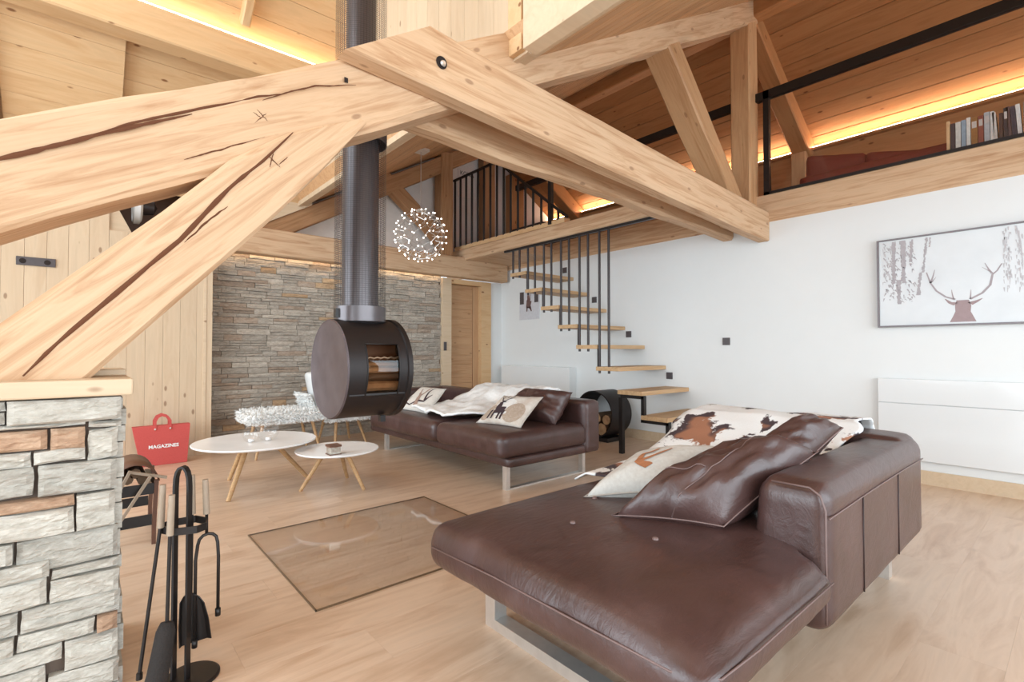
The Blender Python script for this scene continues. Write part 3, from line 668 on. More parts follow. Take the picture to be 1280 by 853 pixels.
# ------------------------------------------------------------------ stairs
stair = thing('staircase', 'open staircase of oak treads hung on dark rods along the white wall', 'staircase', (4.8, 2.5, 0))
for i in range(9):
    z = 0.19 + 0.2435 * i; y0 = 2.41 + 0.2945 * i
    t = bx('tread', 4.35, XR, y0, y0 + 0.31, z - 0.045, z, M['tread'], stair, 0.003)
def bar(name, x, y, z0, z1, parent, r=0.011, mat=None): return MB().tube([(x, y, z0), (x, y, z1)], r, 10).build(name, mat or M['bars'], parent, auto=50)
for i in range(3, 9):
    z = 0.19 + 0.2435 * i; y0 = 2.41 + 0.2945 * i
    for dy in (0.14, 0.27): bar('rod', 4.368, y0 + dy, z - 0.075, 2.44, stair, 0.0145)
    if i < 8: bar('tie_rod', 4.378, y0 + 0.300, z, z + 0.2, stair, 0.011)
MB().flat([(4.38, 3.275, 0), (4.38, 3.275, 0.60)], 0.045, 0.045, (1, 0, 0)).build('post', M['black'], stair)
MB().flat([(4.38, 3.275, 0.615), (4.38, 2.99, 0.615)], 0.045, 0.035, (1, 0, 0)).flat([(4.38, 3.0, 0.63), (4.38, 3.0, 0.37)], 0.045, 0.035, (1, 0, 0)).flat([(4.38, 3.02, 0.375), (4.38, 2.70, 0.375)], 0.045, 0.035, (1, 0, 0)).flat([(4.38, 2.715, 0.39), (4.38, 2.715, 0.12)], 0.045, 0.035, (1, 0, 0)).flat([(4.38, 2.73, 0.13), (4.38, 2.40, 0.13)], 0.045, 0.035, (1, 0, 0)).flat([(4.38, 2.43, 0.13), (4.38, 2.43, 0.0)], 0.045, 0.035, (1, 0, 0)).build('stringer', M['black'], stair)
bx('hanging_rail', 4.345, 4.385, 2.6, 5.2, 2.435, 2.462, M['black'], stair)
for (y, z) in ((2.555, 1.199), (3.245, 0.802), (3.824, 1.308), (4.384, 1.79), (4.932, 2.261)):
    first = y == 2.555
    o = bx('light_switch' if first else 'step_light', XR - 0.012, XR, y - 0.04, y + 0.04, z - 0.04, z + 0.04, M['switch'], None, 0.003)
    lab = 'square dark light switch on the white wall left of the wide picture' if first else {3.245: 'square dark stair light beside the third tread, lowest one', 3.824: 'square dark stair light beside the fifth tread from the floor', 4.384: 'square dark stair light third up, above the middle treads', 4.932: 'topmost square dark stair light under the loft beam'}[y]
    tag(rebase(o, (XR, y, z)), lab, 'switch' if first else 'light', None if first else 'stair lights')
o = bx('light_switch', 4.10, 4.15, YB - 0.072, YB - 0.06, 1.10, 1.23, M['switch'], None, 0.003); tag(rebase(o, (4.12, YB - 0.06, 1.16)), 'tall dark switch on the door casing beside the stone wall', 'switch')
# loft edge beam over the stairwell
tag(beam('stairwell_beam', (4.41, 2.5, 2.555), (4.41, 6.5, 2.555), 0.12, 0.175, M['beam'], seed=31, wob=0.003), 'pale beam at the loft edge from which the stair rods hang', 'beam')
tag(mesh('edge_board', *box(4.36, 4.46, 4.09, 6.4, 2.644, 2.70), M['pine']), 'pale board under the foot of the loft railing', 'board')
rl = thing('loft_railing', 'black upright-bar railing at the loft landing with a peaked top rail', 'railing', (4.37, 5.3, 2.68))
def ztop(y): return 3.755 if y > 5.383 else 2.72 + (y - 4.085) / (5.383 - 4.085) * 1.035
MB().flat([(4.37, 6.46, 3.755), (4.37, 5.383, 3.755)], 0.03, 0.03, (1, 0, 0)).build('top_rail', M['black'], rl)
MB().flat([(4.37, 5.383, 3.755), (4.37, 4.05, 2.70)], 0.03, 0.03, (1, 0, 0)).build('sloping_rail', M['black'], rl)
y = 6.42
while y > 4.12: bar('bar', 4.37, y, 2.69, ztop(y), rl, 0.017, M['black']); y -= 0.148
MB().flat([(4.37, 4.33, 2.66), (4.37, 4.33, 3.25)], 0.05, 0.05, (1, 0, 0)).flat([(4.37, 4.35, 3.235), (4.37, 4.22, 3.235)], 0.05, 0.03, (1, 0, 0)).build('post', M['black'], rl)
cb = thing('cabinet', 'low dark cabinet seen through the bars of the loft railing', 'cabinet', (6.1, 6.3, 2.69)); bx('body', 5.75, 6.6, 5.9, 6.7, 2.69, 3.25, M['bars'], cb, 0.01)
ps = thing('poster', 'small white poster with dark lettering on the rear loft wall', 'poster', (4.95, YR, 3.7))
sp_ = bx('sheet', 4.78, 5.13, YR - 0.012, YR - 0.003, 3.72, 4.36, plain('poster_paper', (0.70, 0.62, 0.58), 0.7), ps)
lettering('KONA', 0.10, M['black'], (4.82, YR - 0.014, 4.10), (R(90), 0, 0), sp_)
# glass railing on the wall beam
gr = thing('glass_railing', 'black framed glass railing in front of the loft above the long wall picture', 'railing', (XR, 1.0, 2.69))
bx('frame_post', XR - 0.02, XR + 0.03, 2.09, 2.145, 2.69, 3.76, M['black'], gr); bx('bottom_rail', XR - 0.02, XR + 0.03, -1.4, 2.145, 2.69, 2.715, M['black'], gr)
bx('handrail', XR - 0.02, XR + 0.04, -1.4, 6.0, 3.675, 3.76, M['black'], gr)
bx('glass_pane', XR, XR + 0.01, -1.4, 2.09, 2.715, 3.675, M['glass'], gr)
# books
shelf = thing('bookend', 'thin upright wooden board holding the row of books', 'bookend', (5.55, 0.745, 2.69)); bx('board', 5.42, 5.62, 0.725, 0.745, 2.69, 3.005, M['pine'], shelf)
bk = [(0.030, .285, (0.05, 0.03, 0.035), 'dark aubergine book next to the wooden bookend'), (0.034, .285, (0.62, 0.60, 0.56), 'thick cream book, first pale one from the bookend'), (0.030, .29, (0.28, 0.36, 0.44), 'pale blue book near the left end of the row'), (0.026, .30, (0.68, 0.66, 0.62), 'off-white book between the blue and the ochre ones'), (0.040, .285, (0.30, 0.13, 0.03), 'ochre and brown picture book'), (0.034, .29, (0.26, 0.06, 0.035), 'rust red book right of the ochre one'), (0.034, .305, (0.42, 0.42, 0.44), 'light grey book right of the red one'), (0.024, .30, (0.62, 0.60, 0.57), 'white book right of the grey one'), (0.022, .29, (0.60, 0.56, 0.52), 'slim tilted cream book in the middle of the row'), (0.024, .27, (0.06, 0.025, 0.02), 'short dark brown book in the middle of the row'), (0.028, .30, (0.035, 0.02, 0.025), 'black book right of the short brown one'), (0.022, .305, (0.10, 0.05, 0.05), 'dark maroon leaning book'), (0.028, .30, (0.04, 0.03, 0.05), 'tall navy black leaning book'), (0.026, .305, (0.66, 0.64, 0.62), 'white leaning book at the right of the row'), (0.036, .31, (0.24, 0.20, 0.16), 'taupe book with a purple head at the right end'), (0.03, .30, (0.30, 0.32, 0.12), 'olive green book at the picture edge')]
y = 0.722
for i, (w, h, c, lab) in enumerate(bk):
    bmt = plain('book_cover_%d' % i, c, 0.5, c2=tuple(v * 0.8 for v in c)); t = thing('book', lab, 'book', (5.5, y - w / 2, 2.69), 'books behind the glass railing')
    tilt = R(3) if i in (8, 11, 12, 13) else 0; h *= 1.02
    sh = math.tan(tilt) * h
    V, F = box(5.43, 5.58, y - w + 0.001, y - 0.001, 2.69, 2.69 + h); V = [(a, b_ + (sh if c_ > 2.7 else 0), c_) for a, b_, c_ in V]; mesh('cover', V, F, bmt, t)
    V, F = box(5.44, 5.575, y - w + 0.004, y - 0.004, 2.69 + h - 0.004, 2.69 + h + 0.0005); V = [(a, b_ + sh, c_) for a, b_, c_ in V]; mesh('pages', V, F, M['print'], t)
    if i in (4, 5, 6, 10, 14): 
        V, F = box(5.4285, 5.4298, y - w + 0.006, y - 0.006, 2.69 + h * 0.72, 2.69 + h * 0.9); mesh('spine_label', V, F, plain('spine_label_%d' % i, (0.5, 0.45, 0.42) if i != 14 else (0.10, 0.04, 0.18), 0.6), t)
    y -= w + 0.0015
# red sofa in the loft
rs = thing('loft_sofa', 'oxblood red low sofa behind the glass railing', 'sofa', (6.2, 1.3, 2.69))
softbox('seat', 5.75, 6.6, 0.5, 2.0, 2.69, 2.95, 0.05, M['redsofa'], rs, (10, 16, 5), 0.02)
softbox('backrest', 6.05, 6.3, 1.45, 2.03, 2.75, 3.27, 0.06, M['redsofa'], rs, (6, 12, 8), 0.0, 0.01, 3, lambda p, u, v, w: (p.x, p.y, p.z - (1 - v) * 0.13 * w))
softbox('backrest', 6.02, 6.27, 0.85, 1.47, 2.75, 3.14, 0.06, M['redsofa'], rs, (6, 12, 8), 0.0, 0.01, 5, lambda p, u, v, w: (p.x, p.y, p.z - (1 - v) * 0.15 * w))
ls = thing('loft_bench', 'grey brown low bench along the loft knee wall', 'bench', (6.75, 1.2, 2.69)); bx('top', 6.62, 6.98, 0.4, 3.0, 3.06, 3.10, M['door'], ls); bx('body', 6.64, 6.98, 0.42, 2.98, 2.69, 3.06, M['brownleather'], ls)

# ------------------------------------------------------------------ wall picture, cabinet, heater, photo
tv = thing('wall_picture', 'wide framed winter picture of a stag head on the white wall', 'picture', (XR - 0.02, 0.525, 1.30))
cv_ = bx('canvas', XR - 0.03, XR - 0.004, -0.135, 1.185, 1.307, 2.047, plain('snow_print', (0.66, 0.67, 0.675), 0.35, bs=3), tv)
mb = MB().box(XR - 0.045, XR - 0.002, 1.178, 1.193, 1.30, 2.054).box(XR - 0.045, XR - 0.002, -0.143, -0.128, 1.30, 2.054).box(XR - 0.045, XR - 0.002, -0.128, 1.178, 2.042, 2.054).box(XR - 0.045, XR - 0.002, -0.128, 1.178, 1.30, 1.313)
mb.build('frame', plain('grey_metal_frame', (0.16, 0.135, 0.14), 0.4, 0.3), tv)
def fn(u, v): return (XR - 0.0312, 1.18 - u * 1.31, 1.312 + v * 0.732)
def T(x, y):
    yt = 232 - 0.137 * (x - 95); yb = 785 - 0.025 * (x - 95); return ((x - 100) / 1395.0 + (0.004 if x < 400 else 0.004), (yb - y) / (yb - yt))
def TS(pts, w0, w1=None, n=3): return stroke([T(*p) for p in pts], w0, w1, n)
g1 = plain('grey_tree_print', (0.40, 0.36, 0.37), 0.5); g2 = plain('pale_tree_print', (0.50, 0.47, 0.48), 0.5); g3 = plain('stag_print', (0.33, 0.23, 0.23), 0.5); g4 = plain('antler_print', (0.36, 0.30, 0.31), 0.5)
q = []
rng = random.Random(4)
for x, y0, y1, w in ((205, 215, 505, 0.020), (275, 205, 500, 0.028), (240, 480, 640, 0.022), (340, 205, 360, 0.016), (440, 195, 430, 0.012), (395, 430, 580, 0.02), (465, 195, 260, 0.008)):
    yy = y0
    while yy < y1:
        h = rng.uniform(8, 22); s = (yy - y0) * (0.0 if x < 300 else -0.12)
        q += TS([(x + s + rng.uniform(-5, 5), yy), (x + s + rng.uniform(-5, 5), min(yy + h, y1))], w * rng.uniform(0.5, 1.2), None, 1); yy += h * rng.uniform(0.35, 1.1)
for i in range(150):
    x, y = rng.uniform(115, 355), rng.uniform(240, 620); q += TS([(x, y), (x + rng.uniform(-14, 22), y + rng.uniform(4, 26))], rng.uniform(0.004, 0.011), 0.002, 1)
decal('tree_print', q, fn, g1, cv_, 0.00012)['kind'] = 'stuff'
q = []
for i in range(800):
    x = rng.uniform(895, 1480); y = rng.uniform(100, 540); col = int((x - 895) / 22) % 3
    if col: q += TS([(x, y), (x + rng.uniform(-4, 4), y + rng.uniform(12, 40))], rng.uniform(0.003, 0.008), 0.002, 1)
q += TS([(990, 120), (1015, 230), (1025, 370)], 0.008, 0.004)
for i in range(20): x, y = rng.uniform(115, 200), rng.uniform(240, 480); q += TS([(x, y), (x + 8, y + 26)], 0.008, 0.003, 1)
decal('far_tree_print', q, fn, g2, cv_, 0.00012)['kind'] = 'stuff'
q = []
for a, b, c, d in ((580, 765, 755, 765), (600, 725, 735, 725), (618, 690, 722, 690), (622, 650, 718, 650), (628, 615, 712, 615)): pass
rowsL = [(585, 765), (607, 722), (622, 690), (620, 650), (630, 616)]; rowsR = [(752, 762), (735, 722), (718, 690), (722, 650), (708, 612)]
for i in range(4): q.append([T(*rowsL[i]), T(*rowsR[i]), T(*rowsR[i + 1]), T(*rowsL[i + 1])])
q += TS([(625, 640), (590, 632), (556, 606)], 0.036, 0.004) + TS([(715, 638), (755, 622), (790, 603)], 0.036, 0.004)
decal('stag_print', q, fn, g3, cv_)
q = TS([(622, 610), (560, 592), (500, 552), (462, 500), (436, 430)], 0.015, 0.006) + TS([(612, 606), (604, 575), (600, 545)], 0.008, 0.002) + TS([(462, 500), (478, 460), (492, 412)], 0.012, 0.003) + TS([(470, 495), (500, 460)], 0.008, 0.002)
decal('antler_print', q, fn, g4, cv_)
q = TS([(715, 608), (790, 568), (838, 515), (852, 445), (880, 420), (908, 372)], 0.015, 0.006) + TS([(852, 440), (830, 410), (808, 368)], 0.012, 0.003) + TS([(838, 425), (790, 395)], 0.006, 0.002) + TS([(716, 606), (720, 575), (722, 545)], 0.008, 0.002)
decal('antler_print', q, fn, g4, cv_)
wc = thing('wall_cabinet', 'long glossy white wall cabinet under the wide picture', 'cabinet', (XR - 0.03, 0.2, 0.185))
bx('body', XR - 0.03, XR, -1.3, 1.20, 0.19, 0.862, M['whitegloss'], wc, 0.002); bx('door', XR - 0.045, XR - 0.032, -1.298, 1.198, 0.192, 0.655, M['whitegloss'], wc, 0.002); bx('flap', XR - 0.045, XR - 0.032, -1.298, 1.198, 0.659, 0.86, M['whitegloss'], wc, 0.002)
ht = thing('panel_heater', 'flat white panel heater on the wall behind the far sofa', 'heater', (5.18, 5.5, 0.15))
bx('casing', 5.13, XR, 4.72, 6.2, 0.15, 0.86, M['white'], ht, 0.006); 
for i in range(3): bx('grille', 5.15, 5.25, 4.76 + i * 0.48, 5.20 + i * 0.48, 0.857, 0.863, M['whitegloss'], ht)
ph = thing('wall_photo', 'unframed snowy photo of a brown animal on the white wall under the stairs', 'picture', (XR, 5.68, 1.6))
sh_ = bx('sheet', XR - 0.01, XR, 5.46, 5.91, 1.585, 2.03, plain('photo_paper', (0.62, 0.62, 0.65), 0.5), ph)
def fp(u, v): return (XR - 0.0108, 5.91 - u * 0.45, 1.585 + v * 0.445)
decal('dark_trees', stroke([(0.12, 0.98), (0.12, 0.55)], 0.22) + stroke([(0.86, 0.98), (0.86, 0.58)], 0.2), fp, M['switch'], sh_)
decal('animal', stroke([(0.5, 0.66), (0.44, 0.4)], 0.26, 0.2) + stroke([(0.4, 0.45), (0.38, 0.28)], 0.09, 0.04) + stroke([(0.53, 0.45), (0.62, 0.28)], 0.12, 0.04) + stroke([(0.45, 0.95), (0.48, 0.65)], 0.10, 0.16) + stroke([(0.6, 0.95), (0.55, 0.65)], 0.03, 0.02), fp, plain('animal_print', (0.16, 0.09, 0.08), 0.6), sh_)

# ------------------------------------------------------------------ hanging stove with flue
sv = thing('hanging_stove', 'round black hanging stove with a window showing logs', 'stove', (1.19, 2.70, 0.725))
SX0, SX1, SR = 1.01, 1.375, 0.272; SC = (0, 2.70, 1.0)
MB().lathe([(0.0001, SX0 + 0.004), (SR - 0.016, SX0 + 0.004), (SR - 0.006, SX0), (SR, SX0 + 0.008)], SC, 72, 'X').build('side_plate', M['stoveface'], sv, auto=30)
# barrel with a window opening facing the room
nA, nX = 96, 24; V = []; F = []; a0, a1 = 30 / 96, 0
xw0, xw1 = 1.115, 1.30; az = 0.135
def inwin(x, a): return xw0 < x < xw1 and abs(math.sin(a)) * SR < az and math.cos(a) < 0
for i in range(nX + 1):
    x = SX0 + 0.008 + (SX1 - SX0 - 0.016) * i / nX
    for k in range(nA): a = 2 * math.pi * k / nA; V.append((x, 2.70 + SR * math.cos(a), 1.0 + SR * math.sin(a)))
for i in range(nX):
    xm = SX0 + 0.008 + (SX1 - SX0 - 0.016) * (i + 0.5) / nX
    for k in range(nA):
        am = 2 * math.pi * (k + 0.5) / nA
        if not inwin(xm, am): k2 = (k + 1) % nA; F.append((i * nA + k, i * nA + k2, (i + 1) * nA + k2, (i + 1) * nA + k))
mesh('barrel', V, F, M['stove'], sv, None, True)
MB().lathe([(SR, SX1 - 0.03), (SR + 0.010, SX1 - 0.026), (SR + 0.010, SX1), (SR - 0.01, SX1 + 0.004), (0.0001, SX1 + 0.004)], SC, 72, 'X').build('rear_rim', M['stove'], sv, auto=30)
def arc(x, r, a_lo, a_hi, n=14): return [(x, 2.70 - r * math.cos(a_lo + (a_hi - a_lo) * i / n), 1.0 + r * math.sin(a_lo + (a_hi - a_lo) * i / n)) for i in range(n + 1)]
aw = math.asin(az / SR)
V = arc(xw0 - 0.005, SR - 0.006, -aw - .02, aw + .02) + arc(xw1 + 0.005, SR - 0.006, -aw - .02, aw + .02); mesh('window_pane', V, [(i, i + 1, i + 16, i + 15) for i in range(14)], M['tint'], sv, None, True)
fr = MB()
for x in (xw0, xw1): fr.tube(arc(x, SR + 0.001, -aw, aw), 0.004, 6)
for s_ in (-aw, aw): fr.tube([(xw0, 2.70 - SR * math.cos(s_), 1.0 + SR * math.sin(s_)), (xw1, 2.70 - SR * math.cos(s_), 1.0 + SR * math.sin(s_))], 0.004, 6)
fr.build('window_frame', M['black'], sv, True)
bx('firebox', 1.03, 1.36, 2.60, 2.64, 0.80, 1.2, M['brownleather'], sv)
bx('fire_shelf', 1.03, 1.36, 2.46, 2.64, 0.865, 0.875, M['black'], sv)
for (za, ya, r, mt) in ((0.905, 2.52, 0.028, 'log'), (0.955, 2.54, 0.024, 'bark'), (0.99, 2.53, 0.018, 'log'), (1.02, 2.55, 0.016, 'log')):
    MB().tube([(1.06, ya, za), (1.20, ya + 0.006, za + 0.004), (1.34, ya, za)], [r, r * 0.95, r * 0.9], 7).build('log', M[mt], sv, auto=35)
MB().tube([(1.06 + i * 0.02, 2.50, 1.06 + (0.004 if i % 2 else -0.003)) for i in range(15)], 0.006, 6).build('air_nozzles', M['chrome'], sv, True)
bx('air_control', 1.27, 1.30, 2.60, 2.63, 0.70, 0.735, M['black'], sv)
ft = thing('flue_pipe', 'dark flue pipe in a perforated guard rising from the stove', 'pipe', (1.19, 2.70, 1.25))
MB().lathe([(0.100, 1.22), (0.100, 2.40), (0.083, 2.47), (0.083, 5.6)], (1.19, 2.70, 0), 40).build('inner_pipe', M['pipe'], ft, auto=40)
MB().lathe([(0.100, 1.245), (0.142, 1.262), (0.143, 1.345), (0.139, 1.345)], (1.19, 2.70, 0), 56).build('lower_collar', M['pipe'], ft, auto=30)
MB().lathe([(0.139, 2.28), (0.144, 2.28), (0.144, 2.52), (0.139, 2.52)], (1.19, 2.70, 0), 56).build('middle_collar', M['pipe'], ft, auto=30)
bx('clip', 1.035, 1.055, 2.66, 2.69, 1.28, 1.33, M['black'], ft)
g = MB(); rr = 0.141
z = 1.35
while z < 4.7:
    if not 2.28 < z < 2.52:
        n0 = len(g.V)
        for k in range(40):
            a = 2 * math.pi * k / 40
            for r_, dz in ((rr, 0), (rr, 0.0018)): g.V.append((1.19 + r_ * math.cos(a), 2.70 + r_ * math.sin(a), z + dz))
        for k in range(40): k2 = (k + 1) % 40; g.F.append((n0 + 2 * k, n0 + 2 * k2, n0 + 2 * k2 + 1, n0 + 2 * k + 1))
    z += 0.0115
for k in range(56):
    a = 2 * math.pi * k / 56; ca, sa = math.cos(a), math.sin(a); tx_, ty_ = -sa * 0.0010, ca * 0.0010; n0 = len(g.V)
    for (z0, z1) in ((1.345, 2.28), (2.52, 4.7)):
        n0 = len(g.V)
        for s_, zz in ((-1, z0), (1, z0), (1, z1), (-1, z1)): g.V.append((1.19 + rr * ca + s_ * tx_, 2.70 + rr * sa + s_ * ty_, zz))
        g.F.append((n0, n0 + 1, n0 + 2, n0 + 3))
o = mesh('perforated_guard', g.V, g.F, M['bars'], ft); o['kind'] = 'stuff'
# glass hearth plate
gp = tag(rebase(MB().box(0.757, 1.95, 2.14, 3.27, 0.0006, 0.0075).build('hearth_plate', glass('hearth_glass', (0.995, 0.988, 0.978), 0.03), None), (1.35, 2.7, 0)), 'square clear glass hearth plate on the oak floor under the stove', 'floor plate')
e = MB().box(0.755, 0.760, 2.137, 3.272, 0.0005, 0.008).box(0.755, 1.952, 2.137, 2.142, 0.0005, 0.008).box(0.755, 1.952, 3.268, 3.271, 0.0005, 0.0078).box(1.949, 1.952, 2.14, 3.27, 0.0005, 0.0078).build('plate_edge', plain('dark_glass_edge', (0.14, 0.085, 0.045), 0.3), gp)

# ------------------------------------------------------------------ ball pendant
pd = thing('ball_pendant', 'spherical pendant of many tiny steel-held light points', 'lamp', (2.87, 4.9, 2.0))
pc = Vector((2.87, 4.90, 2.40)); pz = C0 + TN * 2.87
MB().box(2.80, 2.94, 4.83, 4.97, pz - 0.035, pz - 0.005).build('canopy', M['chrome'], pd).rotation_euler = (0, 0, 0)
MB().tube([(2.87, 4.9, pz - 0.03), tuple(pc + Vector((0, 0, 0.29)))], 0.005, 6).build('cable', M['wire'], pd)
MB().lathe([(0.0001, 0.0), (0.05, 0), (0.06, 0.01), (0.02, 0.03)], tuple(pc + Vector((0, 0, 0.27))), 16).build('top_cap', M['chrome'], pd, auto=30)
w = MB(); pts = []; NP = 96; gold = math.pi * (3 - math.sqrt(5))
for i in range(NP):
    z = 1 - 2 * (i + 0.5) / NP; r = math.sqrt(1 - z * z); a = gold * i; pts.append(Vector((r * math.cos(a), r * math.sin(a), z)))
for i, p in enumerate(pts):
    w.tube([tuple(pc + p * 0.20), tuple(pc + p * 0.29)], 0.003, 4)
    for q_ in sorted(range(NP), key=lambda j: (pts[j] - p).length)[1:4]:
        if q_ > i: w.tube([tuple(pc + p * 0.27), tuple(pc + pts[q_] * 0.27)], 0.003, 4)
o = w.build('wire_cage', M['wire'], pd); o['kind'] = 'stuff'
me0 = None
for p in pts:
    if me0 is None: o = MB().lathe([(0.0001, -0.009), (0.007, -0.005), (0.009, 0), (0.006, 0.007), (0.0001, 0.009)], (0, 0, 0), 8).build('light_point', M['bulb'], None, True); me0 = o.data
    else: o = bpy.data.objects.new('light_point', me0); COL.objects.link(o)
    o.location = pc + p * 0.296; adopt(o, pd)

# ------------------------------------------------------------------ near sofa
s1 = thing('leather_sofa', 'large dark brown leather sofa in the foreground', 'sofa', (2.0, 1.1, 0), 'brown leather sofas')
softbox('seat', 0.965, 2.95, 0.515, 1.62, 0.30, 0.455, 0.07, M['leather'], s1, (90, 48, 12), 0.022, 0.006, 1, lambda p, u, v, w: (p.x, p.y if p.x < 1.72 else max(p.y, 0.62), p.z + (0.03 * math.sin(min(1, max(0, (p.y - 0.5) / 0.35)) * math.pi / 2) - 0.02) * w ** 3))
softbox('backrest', 1.755, 3.12, 0.535, 0.80, 0.20, 0.672, 0.06, M['leather'], s1, (44, 14, 18), 0.008, 0.002, 2, lambda p, u, v, w: (p.x, p.y - 0.045 * v * w, p.z))
softbox('side_rest', 2.86, 3.13, 0.56, 1.66, 0.20, 0.69, 0.05, M['leather'], s1, (14, 34, 18), 0.01, 0.004, 3)
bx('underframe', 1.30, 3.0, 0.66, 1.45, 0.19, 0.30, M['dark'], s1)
sm = MB()
sm.tube([(0.964, 1.56, 0.39), (0.963, 1.2, 0.405), (0.963, 0.8, 0.408), (0.970, 0.60, 0.406), (1.03, 0.517, 0.404), (1.2, 0.509, 0.404), (1.5, 0.509, 0.404), (1.72, 0.511, 0.40)], 0.0028, 6).build('piping', M['seam'], s1, True)
MB().tube([(1.752, 0.541, 0.25), (1.751, 0.54, 0.4), (1.751, 0.54, 0.6), (1.752, 0.555, 0.645), (1.754, 0.585, 0.664), (1.754, 0.70, 0.664)], 0.0035, 6).build('piping', M['seam'], s1, True)
MB().tube([(1.76, 0.533, 0.575), (2.2, 0.533, 0.58), (2.7, 0.533, 0.58), (3.1, 0.534, 0.575)], 0.003, 6).build('piping', M['seam'], s1, True)
for x in (2.12, 2.62): MB().tube([(x, 0.534, 0.24), (x, 0.534, 0.578)], 0.0026, 6).build('piping', plain('dark_seam', (0.03, 0.014, 0.012), 0.6), s1, True)
for (x, y) in ((1.42, 0.93), (1.33, 1.21), (1.62, 1.35)):
    MB().lathe([(0.0001, 0.004), (0.006, 0.004), (0.010, 0.0), (0.011, -0.004)], (x, y, 0.489), 12).build('button', M['seam'], s1, True)
def sled(name, pts, parent, w=0.05, th=0.012):
    return MB().flat(pts, w, th, (1, 0, 0)).build(name, M['chrome'], parent)
def sled_y(x, y0, y1, h, parent): 
    m = MB(); m.box(x - 0.03, x + 0.03, y0, y1, 0, 0.04).box(x - 0.03, x + 0.03, y0, y0 + 0.06, 0.04, h).box(x - 0.03, x + 0.03, y1 - 0.06, y1, 0.04, h); return m.build('leg', M['chrome'], parent)
def sled_x(y, x0, x1, h, parent):
    m = MB(); m.box(x0, x1, y - 0.025, y + 0.025, 0, 0.012).box(x0, x0 + 0.035, y - 0.025, y + 0.025, 0.012, h).box(x1 - 0.035, x1, y - 0.025, y + 0.025, 0.012, h); return m.build('leg', M['chrome'], parent)
sled_y(1.27, 0.66, 1.60, 0.30, s1); sled_y(2.97, 0.64, 1.53, 0.22, s1)
# cushions and hide on it
def lp(label, cs, t, seed, mat, name, cat, wr=0.012, grp=None):
    c = [Vector(v) for v in cs]; ctr = sum(c, Vector()) / 4
    th_ = thing(name, label, cat, (ctr.x, ctr.y, min(v.z for v in c)), grp)
    o, f = pillow('cover', *cs, t, mat, th_, seed, wr); return o, f
p1, f = lp('dark brown leather cushion, larger front one leaning on the foreground sofa back', [(1.49, 1.16, .49), (1.66, .82, .50), (2.10, .67, .72), (2.08, .97, .68)], 0.28, 3, M['leather'], 'leather_cushion', 'cushion', 0.03, 'leather cushions'); piping(f, p1, M['seam'], 0.003)
MB().tube([f(0.62 - 0.25 * abs(t / 16 - 0.4), t / 16, 1, 0.001) for t in range(17)], 0.0022, 6).build('seam', M['seam'], p1, True); MB().tube([f(t / 12 * 0.55, 0.30, 1, 0.001) for t in range(13)], 0.0022, 6).build('seam', M['seam'], p1, True)
p2, f = lp('dark brown leather cushion standing behind the larger one beside the cowhide', [(1.98, 1.0, .60), (2.13, .74, .64), (2.46, .69, .77), (2.42, .82, .82)], 0.17, 9, M['leather'], 'leather_cushion', 'cushion', 0.02, 'leather cushions'); piping(f, p2, M['seam'])
white_lin = plain('grey_white_fabric', (0.56, 0.54, 0.50), 0.8, bmp=0.2, bs=60, c2=(0.49, 0.46, 0.42))
p3, f = lp('pale grey white cushion with a rust motif lying on the foreground sofa', [(1.60, 1.39, .485), (1.80, 1.12, .53), (2.20, 1.04, .66), (1.98, 1.40, .60)], 0.17, 5, white_lin, 'fabric_cushion', 'cushion', 0.008); piping(f, p3, plain('grey_piping', (0.38, 0.34, 0.30), 0.7))
decal('rust_motif', stroke([(0.62, 0.24), (0.42, 0.34), (0.36, 0.55), (0.45, 0.7)], 0.09, 0.03) + stroke([(0.42, 0.34), (0.55, 0.48), (0.60, 0.68)], 0.07, 0.02), lambda u, v: f(u, v, 1, 0.004), plain('rust_print', (0.36, 0.14, 0.06), 0.8), p3)
path = [(3.17, .56), (3.15, .69), (3.09, .735), (2.98, .745), (2.86, .735), (2.76, .69), (2.62, .61), (2.46, .545), (2.25, .515), (2.02, .502), (1.86, .497)]
V = []; F = []; nn_, mm = 60, 44
for i in range(nn_ + 1):
    f_ = i / nn_ * (len(path) - 1); k = min(int(f_), len(path) - 2); g_ = f_ - k; x = path[k][0] * (1 - g_) + path[k + 1][0] * g_; z = path[k][1] * (1 - g_) + path[k + 1][1] * g_
    for j in range(mm + 1):
        v = j / mm; ed = 0.06 * noise.noise(Vector((i * 0.16, 3, 0))); ed0 = 0.05 * noise.noise(Vector((i * 0.13, 8, 0)))
        y = (0.74 + ed0 + (0.12 if i > 40 else 0)) + v * (1.665 + ed - 0.74 - ed0 - (0.12 if i > 40 else 0)); zz = z + 0.012 * noise.noise(Vector((x * 5, y * 5, 1)))
        if y > 1.60 : zz -= (y - 1.60) ** 1.2 * 0.9
        xx = x + (0.05 * noise.noise(Vector((v * 6, 1, 4))) if i in (0, nn_) else 0); V.append((xx, y, zz + 0.012))
for i in range(nn_):
    for j in range(mm): a = i * (mm + 1) + j; F.append((a, a + 1, a + mm + 2, a + mm + 1))
ch = mesh('cowhide', V, F, M['hide'], None, None, True); sd_ = ch.modifiers.new('thickness', 'SOLIDIFY'); sd_.thickness = 0.008; rebase(ch, (2.6, 1.2, 0.5)); tag(ch, 'black, brown and white cowhide spread over the far end of the foreground sofa', 'hide')

